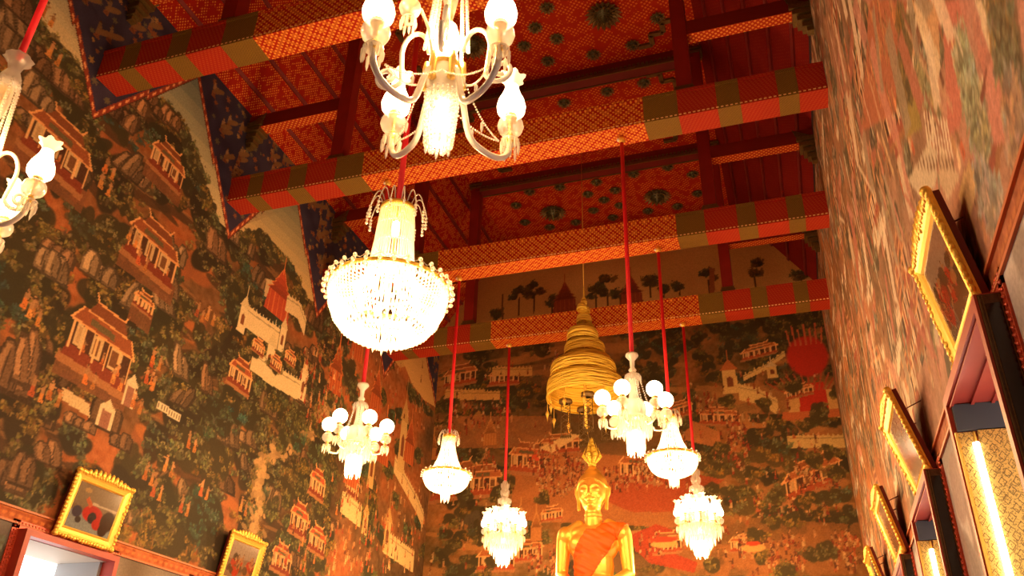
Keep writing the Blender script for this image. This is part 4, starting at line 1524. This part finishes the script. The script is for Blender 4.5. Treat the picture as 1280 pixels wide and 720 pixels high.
P_ARM, P_GLOBE, P_BASK, P_BASK_BIG, P_CLUST = 300, 300, 380, 480, 540
XRC, XLC = -1.86, -5.94
a1 = arm_chandelier(XRC, 3.85)
a1['label'] = 'large arm chandelier with tulip shades and glowing centre, top middle'
a2 = copy_tree(a1)
a2.location.x = XLC - .10
a2.rotation_euler.z = math.radians(-46)
a2['label'] = 'large arm chandelier with tulip shades cut by the left edge'
bb = basket_chandelier(XM, 7.15, True)
bb['label'] = 'largest basket chandelier with tall neck and round crystal bowl on red rod'
g1 = globe_chandelier(XLC, 10.46)
g1['label'] = 'left globe chandelier below the large basket one, six round white shades'
g2 = copy_tree(g1)
g2.location.x = XRC
g2['label'] = 'right globe chandelier beside the gold umbrella, round white shades'
s1 = basket_chandelier(XLC, 13.85, False)
s1['label'] = 'left small basket chandelier, above the painted elephant'
s2 = copy_tree(s1)
s2.location.x = XRC
s2['label'] = 'right small basket chandelier, just behind the right globe chandelier'
k1 = cluster_chandelier(XLC, 17.1)
k1['label'] = 'left dense crystal chandelier hanging low, left of the statue'
k2 = copy_tree(k1)
k2.location.x = XRC
k2['label'] = 'right dense crystal chandelier hanging low, right of the statue'

# ------------------------------------------------------------------ tiered umbrella over the statue
UX, UY = -3.90, 16.2
t = empty('tiered_umbrella', (UX, UY, 8.3), 'gold tiered ceremonial umbrella hanging above the golden statue', 'umbrella')
TI = [(.82, .785, 8.38, 8.86), (.70, .66, 8.84, 9.16), (.56, .52, 9.13, 9.42), (.45, .42, 9.40, 9.68), (.345, .31, 9.66, 9.95), (.205, .185, 9.98, 10.20), (.17, .15, 10.18, 10.38), (.12, .10, 10.42, 10.56), (.095, .075, 10.55, 10.68)]
for k, (r0, r1, z0, z1) in enumerate(TI):
    b = MB()
    h = z1 - z0
    b.lathe([(r0 * .985, z0 + .01), (r0, z0), (r0 * 1.005, z0 + h * .12, .6), (r0 * .99, z0 + h * .3), (r0 * 1.0, z0 + h * .5, .8), ((r0 + r1) / 2 * 1.01, z0 + h * .72), (r1, z0 + h * .9, .5), (r1 * .93, z1), (r1 * .55, z1 + .035)],
            48, Matrix.Translation((0, 0, -8.3)) @ Matrix.Rotation(.02 * math.sin(k * 2.1), 4, 'X'), 11, .006)
    b.build('tier', 'umbrella', t)
MB().tube([(0, 0, -.5), (0, 0, 2.3)], .03, 8).build('pole', 'gilt', t)
MB().lathe([(.0, 2.9), (.012, 2.75), (.02, 2.55), (.05, 2.5), (.075, 2.42), (.07, 2.36), (.0, 2.34)], 12).build('finial', 'umbrella', t)
MB().tube([(0, 0, 2.85), (0, 0, ZC - 8.3)], .008, 6).build('suspension_wire', 'gilt', t)
for k in range(12):
    b = MB()
    a = 2 * PI * k / 12 + .2
    x, y = .80 * math.cos(a), .80 * math.sin(a)
    b.tube([(x, y, .10), (x, y, -.16)], .007, 5)
    b.lathe([(.0, -.14), (.03, -.17), (.045, -.22), (.03, -.25), (.012, -.32), (.0, -.40)], 8, Matrix.Translation((x, y, 0)))
    b.build('rim_pendant', 'gilt', t)
for k in range(4):
    a = 2 * PI * k / 4 + .35
    x, y = .42 * math.cos(a), .42 * math.sin(a)
    b = MB()
    b.lathe([(0, .12), (.14, .06), (.15, .0), (.06, -.03)], 10, Matrix.Translation((x, y, 0)))
    for w in (-1, 1):
        b.tube([(x + .09 * w, y, .02), (x + .10 * w, y, -.72)], .008, 4)
        for q in range(5):
            z = -.05 - .13 * q
            b.tube([(x + .09 * w, y, z), (x - .09 * w, y, z - .13)], .007, 4)
    for q in range(6):
        b.lathe([(0, .03), (.025, 0), (0, -.05)], 6, Matrix.Translation((x - .10 + .04 * q, y, -.74)))
    b.tube([(x - .1, y, -.72), (x + .1, y, -.72)], .01, 4)
    b.build('lattice_streamer', 'gilt_dark', t)

# ------------------------------------------------------------------ the golden statue
BX, BY = -3.80, 16.25


def limb(b, p0, p1, r0, r1, n=16, seg=8):
    p0, p1 = Vector(p0), Vector(p1)
    b.tube([p0.lerp(p1, k / seg) for k in range(seg + 1)], [r0 + (r1 - r0) * k / seg for k in range(seg + 1)], n)
    b.ball(p0, r0, n); b.ball(p1, r1, n)


def ellip(b, c, sx, sy, sz, n=24):
    b.ball(c, 1, n, (sx, sy, sz))


b = MB()
# trunk
ellip(b, (0, .02, 5.42), .50, .27, .42)
ellip(b, (0, .03, 5.62), .56, .22, .20)
ellip(b, (0, .0, 5.0), .385, .25, .50)
ellip(b, (0, .02, 4.62), .44, .32, .34)
for s in (-1, 1):
    ellip(b, (s * .24, -.12, 5.42), .22, .14, .17)
    ellip(b, (s * .56, .03, 5.60), .17, .18, .19)
    limb(b, (s * .56, .03, 5.60), (s * .30, .04, 5.78), .15, .12)
    limb(b, (s * .60, .03, 5.56), (s * .655, .05, 4.86), .145, .115)          # upper arm
    limb(b, (s * .655, .05, 4.86), (s * .34, -.52, 4.55), .112, .075)           # forearm
    limb(b, (s * .34, -.52, 4.55), (s * .10, -.60, 4.52), .07, .055)
    for q in range(4):                                                         # fingers laid in the lap
        limb(b, (s * .14, -.56 - .035 * q, 4.54), (-s * (.05 + .03 * (q % 3)), -.60 - .035 * q, 4.50 + .03 * (s > 0)), .024, .017, 8, 3)
    limb(b, (s * .16, -.52, 4.58), (s * .01, -.56, 4.64), .024, .018, 8, 3)
    limb(b, (s * .30, .05, 4.40), (s * .98, -.36, 4.36), .27, .20)              # thigh
    limb(b, (s * .98, -.36, 4.36), (-s * .10, -.68, 4.30), .18, .12)            # shin
# neck and head
limb(b, (0, .02, 5.68), (0, -.02, 6.08), .185, .155)
for z in (5.90, 5.97):
    b.tube([(.168 * math.cos(a), .168 * math.sin(a), z) for a in np.linspace(0, 2 * PI, 24)], .012, 6, False)
ellip(b, (0, -.02, 6.44), .285, .30, .37, 32)
ellip(b, (0, -.06, 6.24), .215, .22, .24, 28)
ellip(b, (0, -.20, 6.125), .10, .085, .065, 16)
ellip(b, (0, .015, 6.58), .298, .30, .27, 32)
for s in (-1, 1):
    ellip(b, (s * .13, -.15, 6.31), .11, .11, .13, 20)
    # ears with long lobes
    b.tube([(s * .285, -.02, 6.56), (s * .325, .0, 6.50), (s * .325, .0, 6.40), (s * .295, -.01, 6.30), (s * .285, -.02, 6.20), (s * .275, -.03, 6.06)], [.03, .045, .042, .034, .032, .036], 10)
    # brows and lids
    b.tube([(s * .020, -.325, 6.445), (s * .06, -.322, 6.49), (s * .12, -.300, 6.505), (s * .18, -.262, 6.485), (s * .23, -.20, 6.44)], [.012, .016, .016, .013, .006], 8)
    ellip(b, (s * .115, -.245, 6.425), .075, .055, .040, 16)
    b.tube([(s * .05, -.308, 6.405), (s * .09, -.312, 6.392), (s * .14, -.296, 6.392), (s * .19, -.26, 6.408)], [.008, .013, .013, .006], 8)
    # nostrils and lips
    ellip(b, (s * .032, -.305, 6.295), .026, .028, .020, 12)
    b.tube([(0, -.315, 6.228), (s * .035, -.315, 6.240), (s * .085, -.283, 6.232), (s * .108, -.26, 6.245)], [.014, .017, .010, .006], 8)
    b.tube([(0, -.310, 6.196), (s * .04, -.303, 6.198), (s * .08, -.278, 6.214)], [.020, .017, .008], 8)
b.tube([(0, -.318, 6.46), (0, -.335, 6.42), (0, -.352, 6.36), (0, -.372, 6.305), (0, -.345, 6.280)], [.020, .020, .026, .036, .018], 10)
# hair cap edge and topknot
b.tube([(.30 * math.sin(a), -.02 - .30 * math.cos(a), 6.60 + .03 * math.cos(2 * a) - .16 * (1 - math.cos(a)) / 2) for a in np.linspace(-PI * .62, PI * .62, 28)], .012, 8)
ellip(b, (0, .02, 6.80), .175, .175, .13, 24)
ellip(b, (0, .02, 6.90), .10, .10, .08, 20)
statue = b.build('golden_statue', 'statue', None, (BX, BY, 0))
tag(statue, 'golden seated statue with a saffron sash, in front of the far mural', 'statue')
m = statue.modifiers.new('remesh', 'REMESH')
m.mode = 'VOXEL'
m.voxel_size = .013
m.use_smooth_shade = True
m = statue.modifiers.new('smooth', 'SMOOTH')
m.factor = .5
m.iterations = 6
dg = bpy.context.evaluated_depsgraph_get()
me = bpy.data.meshes.new_from_object(statue.evaluated_get(dg))
statue.modifiers.clear()
me.name = 'golden_statue'
if not me.materials:
    me.materials.append(M['statue'])
me.polygons.foreach_set('use_smooth', np.ones(len(me.polygons), bool))
statue.data = me
# sash: the cloth lies over the viewer's right shoulder and runs down to the left hip
nv = len(me.vertices)
co = np.empty(nv * 3); me.vertices.foreach_get('co', co); co = co.reshape(-1, 3)
no = np.empty(nv * 3); me.vertices.foreach_get('normal', no); no = no.reshape(-1, 3)
X, Y, Z = co[:, 0], co[:, 1], co[:, 2]
up = X * .80 - (Z - 5.62) * .60 - (-.06)          # signed distance across the band
fr = Y < .05
band = (up > -.0) & (up < .40 + .16 * (5.8 - Z))
up2 = X * .80 - (Z - 5.62) * .60
sel = (((Z < 5.80) & (X * .86 - (Z - 5.80) * .51 > -.02) & (X * .80 - (Z - 5.80) * .60 < .56 + .06 * np.clip(5.8 - Z, 0, 2))) & (Z > 4.45) & (X > -.50))
arm = (np.abs(X) > .50 + .02 * (5.6 - Z)) & (Z < 5.45)
neck = (Z > 5.66) & (np.hypot(X, Y) < .205)
sel &= ~arm & ~neck & ~((Y < -.42) & (Z < 4.8))
faces = [tuple(p.vertices) for p in me.polygons if sel[list(p.vertices)].all()]
ids = sorted({i for f in faces for i in f})
mp = {i: k for k, i in enumerate(ids)}
fold = .018 + .006 * np.sin((X * .5 + Z * .86) * 60)
V = co + no * fold[:, None]
rm = bpy.data.meshes.new('sash')
rm.from_pydata([tuple(V[i]) for i in ids], [], [tuple(mp[i] for i in f) for f in faces])
rm.polygons.foreach_set('use_smooth', np.ones(len(rm.polygons), bool))
rm.materials.append(M['robe'])
sash = bpy.data.objects.new('sash', rm)
C.objects.link(sash)
sash.parent = statue
md = sash.modifiers.new('solid', 'SOLIDIFY')
md.thickness = .02
sash['label'] = 'saffron orange sash across the chest'
b = MB()
b.lathe([(.07, 6.95), (.085, 6.99), (.05, 7.02)], 14)
for n_, rr, hh, z in ((7, .17, .34, 7.02), (6, .11, .42, 7.05), (5, .05, .52, 7.05)):
    for k in range(n_):
        a = 2 * PI * k / n_
        c, s_ = math.cos(a), math.sin(a)
        w = .05
        vs = [(c * .04 - s_ * .02, s_ * .04 + c * .02, z - .04), (c * .04 + s_ * .02, s_ * .04 - c * .02, z - .04), (c * rr - s_ * w, s_ * rr + c * w, z + hh * .45),
              (c * rr + s_ * w, s_ * rr - c * w, z + hh * .45), (c * rr * .7, s_ * rr * .7, z + hh), (c * rr * 1.25, s_ * rr * 1.25, z + hh * .35)]
        b.add(vs, [(0, 1, 3, 2), (2, 3, 4), (0, 5, 1), (2, 4, 5), (3, 5, 4), (0, 2, 5), (1, 5, 3)])
b.build('flame_finial', 'umbrella', statue)
# stepped gilt throne
t = empty('statue_throne', (BX, BY, 0), 'tall stepped gilt throne under the seated golden statue', 'throne')
b = MB()
for k, (w, z0, z1) in enumerate(((2.6, 0, .5), (2.3, .5, .9), (2.0, .9, 1.5), (1.7, 1.5, 2.2), (1.85, 2.2, 2.4), (1.5, 2.4, 3.1), (1.3, 3.1, 3.7), (1.5, 3.7, 4.12))):
    b.box(-w, w, -w * .62, w * .62, z0, z1)
b.build('tiers', 'gilt_dark', t)
b = MB()
for k in range(28):
    a = 2 * PI * k / 28
    b.ball((1.42 * math.cos(a), .85 * math.sin(a), 4.12), .13, 8, (.15, .12, .08))
b.build('lotus_petals', 'gilt', t)


# ------------------------------------------------------------------ framed paintings leaning out above the windows
def painting_canvas(kind, w, h, seed):
    c = Canvas(0, w, 0, h, .012, seed)
    r = c.r
    if kind == 0:
        c.a[:] = (120, 106, 84)
        c.poly([(0, 0), (w, 0), (w, h * .36), (0, h * .42)], (128, 146, 152))
        c.poly([(0, h * .38), (w, h * .34), (w, h * .5), (0, h * .5)], (110, 92, 70))
        c.line([(w * .4, h * .62), (w, h * .60)], .03, (190, 176, 150))
        c.ell(w * .48, h * .40, .17, .10, (178, 22, 20)); c.ell(w * .50, h * .32, .07, .07, (20, 20, 34))
        c.ell(w * .66, h * .22, .09, .07, (178, 26, 22)); c.ell(w * .86, h * .34, .12, .13, (40, 26, 22)); c.ell(w * .82, h * .14, .08, .08, (36, 22, 20))
        c.ell(w * .14, h * .36, .08, .07, (40, 42, 70)); c.ell(w * .22, h * .20, .05, .04, (40, 40, 44))
        c.line([(w * .26, h * .70), (w * .40, h * .55)], .06, (190, 90, 50))
        c.ell(w * .22, h * .86, .06, .03, (170, 140, 90))
    else:
        c.a[:] = (128, 104, 84)
        c.poly([(0, h * .5), (w, h * .62), (w, h), (0, h)], (150, 132, 116))
        for k in range(30):
            c.ell(w * r.rand(), h * (.1 + .5 * r.rand()), .04 + .05 * r.rand(), .04 + .04 * r.rand(), ((180, 44, 28), (96, 66, 44), (70, 56, 40), (176, 120, 70))[r.randint(4)], r.rand() * 3, .8)
        for k in range(14):
            c.figure(w * r.rand(), h * (.15 + .3 * r.rand()), .15, (186, 60, 34))
    return c


def framed_painting(wall, yc, w, h, z0, lean, bottom_gap, kind, label, gloss=.25):
    """local axes: x along the wall, y out into the room, z up the canvas"""
    t = empty('framed_painting', (0, 0, 0), label, 'painting')
    s = 1 if wall == 'left' else -1
    ang = math.asin(min(.6, lean / h))
    R = Matrix(((0, s, 0), (-s, 0, 0), (0, 0, 1))) if s > 0 else Matrix(((0, -1, 0), (1, 0, 0), (0, 0, 1)))
    # local x -> world y, local y -> into the room
    ex = Vector((0, 1, 0))
    ey = Vector((s * math.cos(ang), 0, -math.sin(ang)))
    ez = Vector((s * math.sin(ang), 0, math.cos(ang)))
    Wm = Matrix((ex, ey, ez)).transposed().to_4x4()
    base = Vector(((XL if s > 0 else XR) + s * bottom_gap, yc, z0))
    t.matrix_world = Matrix.Translation(base) @ Wm
    fw = .12
    b = MB()
    prof = [(0, .0), (0, .034), (.018, .045), (.05, .032), (.085, .024), (.10, .030), (fw, .014), (fw, 0)]   # inward distance, thickness
    def corner(d):
        return [(-w / 2 + d, d), (w / 2 - d, d), (w / 2 - d, h - d), (-w / 2 + d, h - d)]
    vs, fs = [], []
    for d, th in prof:
        vs += [(x, th, z) for x, z in corner(d)]
    for k in range(len(prof) - 1):
        for i in range(4):
            j = (i + 1) % 4
            fs.append((k * 4 + i, k * 4 + j, (k + 1) * 4 + j, (k + 1) * 4 + i))
    b.add(vs, fs)
    b.build('frame', 'gilt', t)
    b = MB()          # carved leafy edge
    for side in range(4):
        L = w if side % 2 == 0 else h
        n = int(L / .05)
        for k in range(n):
            a = (k + .5) / n * L
            q = .024 + .016 * rnd.random()
            x, z = ((-w / 2 + a, 0), (w / 2, a), (-w / 2 + a, h), (-w / 2, a))[side]
            b.ball((x + (0 if side % 2 == 0 else .014 * (rnd.random() - .5)), .036, z + (.014 * (rnd.random() - .5) if side % 2 == 0 else 0)), 1, 7, (.024 + .014 * rnd.random() if side % 2 == 0 else q, .022, q if side % 2 == 0 else .024 + .014 * rnd.random()))
    for sx in (-1, 1):
        for z in (0, h):
            b.ball((sx * w / 2, .036, z), .04, 8)
    b.build('carved_edge', 'gilt', t)
    b = MB()          # crest along the top
    for k in range(11):
        u = (k - 5) / 5
        b.ball((u * w * .40, .036, h + .035 * (1 - u * u)), 1, 8, (.036, .022, .03 + .03 * (1 - u * u) + .01 * rnd.random()))
    b.build('crest', 'gilt', t)
    c = painting_canvas(kind, w - 2 * fw, h - 2 * fw, kind + 5)
    o = mural_mesh('canvas', c, ('y', 0, 1), (1, 1, 1))
    del o['kind']
    for v in o.data.vertices:
        v.co = (v.co.x - w / 2 + fw, .016, v.co.z + fw)
    o.parent = t
    bs = [n_ for n_ in o.data.materials[0].node_tree.nodes if n_.type == 'BSDF_PRINCIPLED'][0]
    bs.inputs['Roughness'].default_value = .12
    bs.inputs['Specular IOR Level'].default_value = .5
    MB().box(-w / 2 + .01, w / 2 - .01, -.045, .010, .0, h).build('backboard', 'dark_red', t)
    b = MB()
    for sx in (-.3, .3):
        b.tube([(sx * w, -.03, h * .8), (sx * w, -.20 - lean * .5, h * .86)], .006, 5)
    b.build('hanging_wire', 'dark_red', t)
    return t


framed_painting('left', 8.97, 1.02, .82, 4.06, .12, .05, 0, 'gilt framed painting with red figures, on the left wall above the red window')
framed_painting('left', 12.38, .98, .80, 4.10, .12, .05, 1, 'smaller looking gilt framed painting low on the left wall, second from the left edge')
framed_painting('right', 5.40, 1.00, .80, 4.04, .12, .06, 1, 'nearest gilt framed painting on the right wall, upper right, leaning forward')
framed_painting('right', 8.60, 1.02, .80, 4.02, .20, .06, 1, 'second gilt framed painting on the right wall, with a lamp reflection in its glass')
framed_painting('right', 11.9, 1.05, .80, 4.04, .17, .06, 1, 'third gilt framed painting on the right wall, lower and farther away')
framed_painting('right', 15.3, 1.05, .80, 4.04, .17, .06, 1, 'farthest gilt framed painting on the right wall, at the bottom edge')


# ------------------------------------------------------------------ windows
def window(idx, s, yc):
    """s=+1 right wall, s=-1 left wall.  a is the distance outward from the wall face"""
    xw = XR if s > 0 else XL
    X_ = lambda a: xw + s * a
    t = empty(f'window_{idx}', (xw, yc, WS), None, None)
    t['kind'] = 'structure'
    L = lambda b: b
    def bx(b, a0, a1, y0, y1, z0, z1):
        b.box(min(s * a0, s * a1), max(s * a0, s * a1), y0, y1, z0 - WS, z1 - WS)
    pr = .15
    b = MB()       # casing standing proud of the wall
    for e in (-1, 1):
        bx(b, -pr, .80, min(e * (WW - .003), e * (WW + .07)), max(e * (WW - .003), e * (WW + .07)), WS, WT + .07)
    bx(b, -pr, .80, -WW, WW, WT - .004, WT + .07)
    b.build('casing', 'casing_red', t)
    b = MB()       # carved outer moulding flat on the wall
    for e in (-1, 1):
        bx(b, -.014, .0, min(e * (WW + .07), e * (WW + .17)), max(e * (WW + .07), e * (WW + .17)), WS, WT + .17)
    bx(b, -.014, 0, -WW - .17, WW + .17, WT + .07, WT + .17)
    for k in range(60):
        z = WS + .04 + k * .047
        for e in (-1, 1):
            b.ball((-s * .012, e * (WW + .14), z - WS), .016, 6)
            b.ball((-s * .012, e * (WW + .10), z + .02 - WS), .013, 6)
    for k in range(36):
        b.ball((-s * .012, -WW - .15 + k * .0525, WT + .14 - WS), .016, 6)
    b.build('carved_moulding', 'red_carved', t)
    if s > 0:
        b = MB()
        bx(b, -pr + .015, -.0, -WW - .078, -WW - .070, WS, WT + .06)
        b.build('inlaid_panel', 'casing', t)
        b = MB()
        bx(b, -pr + .045, -.03, -WW - .082, -WW - .078, WS, WT + .0)
        b.build('inlaid_field', 'black_gloss', t)
        b = MB()
        for q0, q1 in ((-pr + .018, -pr + .024), (-pr + .036, -pr + .041), (-.026, -.020)):
            bx(b, q0, q1, -WW - .083, -WW - .078, WS, WT + .05)
        b.build('brass_lines', 'gilt_dark', t)
    b = MB()
    bx(b, 0, .8, -WW, WW, WT - .01, WT)
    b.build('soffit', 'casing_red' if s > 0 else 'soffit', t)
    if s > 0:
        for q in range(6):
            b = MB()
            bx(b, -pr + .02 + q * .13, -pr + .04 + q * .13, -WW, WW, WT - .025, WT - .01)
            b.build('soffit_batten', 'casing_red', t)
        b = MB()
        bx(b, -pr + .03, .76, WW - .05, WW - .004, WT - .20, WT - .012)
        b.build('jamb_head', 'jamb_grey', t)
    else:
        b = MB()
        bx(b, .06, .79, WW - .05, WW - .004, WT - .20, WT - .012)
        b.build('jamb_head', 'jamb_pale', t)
    b = MB()       # shutter leaves folded against the jambs
    bx(b, .0, .74, WW - .05, WW - .004, WS, WT - .21)
    b.build('shutter', 'lacquer', t)
    b = MB()
    bx(b, .10, .74, -WW + .004, -WW + .05, WS, WT - .09)
    b.build('shutter', 'lacquer', t)
    b = MB()
    bx(b, -pr + .01, -.01, WW - .02, WW - .002, WS, WT - .21)
    bx(b, -pr + .01, -pr + .025, WW - .035, WW - .02, WS, WT - .21)
    bx(b, -.025, -.015, WW - .035, WW - .02, WS, WT - .21)
    b.build('gilt_border', 'gilt', t)
    b = MB()
    bx(b, -pr + .03, -.03, WW - .024, WW - .02, WS, WT - .21)
    b.build('lacquer_strip', 'lacquer', t)
    tb = None
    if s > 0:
        o = MB().tube([(-s * .03, WW - .06, WT - .30 - WS), (-s * .03, WW - .06, WT - 1.7 - WS)], .022, 12).build('streak_tube', 'tube')  # added glowing tube standing in for a bright streak on the jamb
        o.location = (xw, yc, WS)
        tag(o, 'added glowing tube for the bright streak on the far jamb of the ' + {2: 'nearest right window in view', 3: 'second right window, lower down'}.get(idx, 'third right window, mostly below the view'), 'light streak', 'added streak tubes at the windows')
    return t


M['red_carved'] = plain('carved_red', (.50, .06, .02), .4, .2, noise=.5, nscale=40)
M['black_gloss'] = plain('black_gloss', (.012, .010, .010), .12)
n = 1
for yc in WIN_Y[1:4]:
    window(n + 1 if yc != WIN_Y[1] else 2, 1, yc)
    n += 1
for k, yc in enumerate(WIN_Y[1:4]):
    window(6 + k, -1, yc)
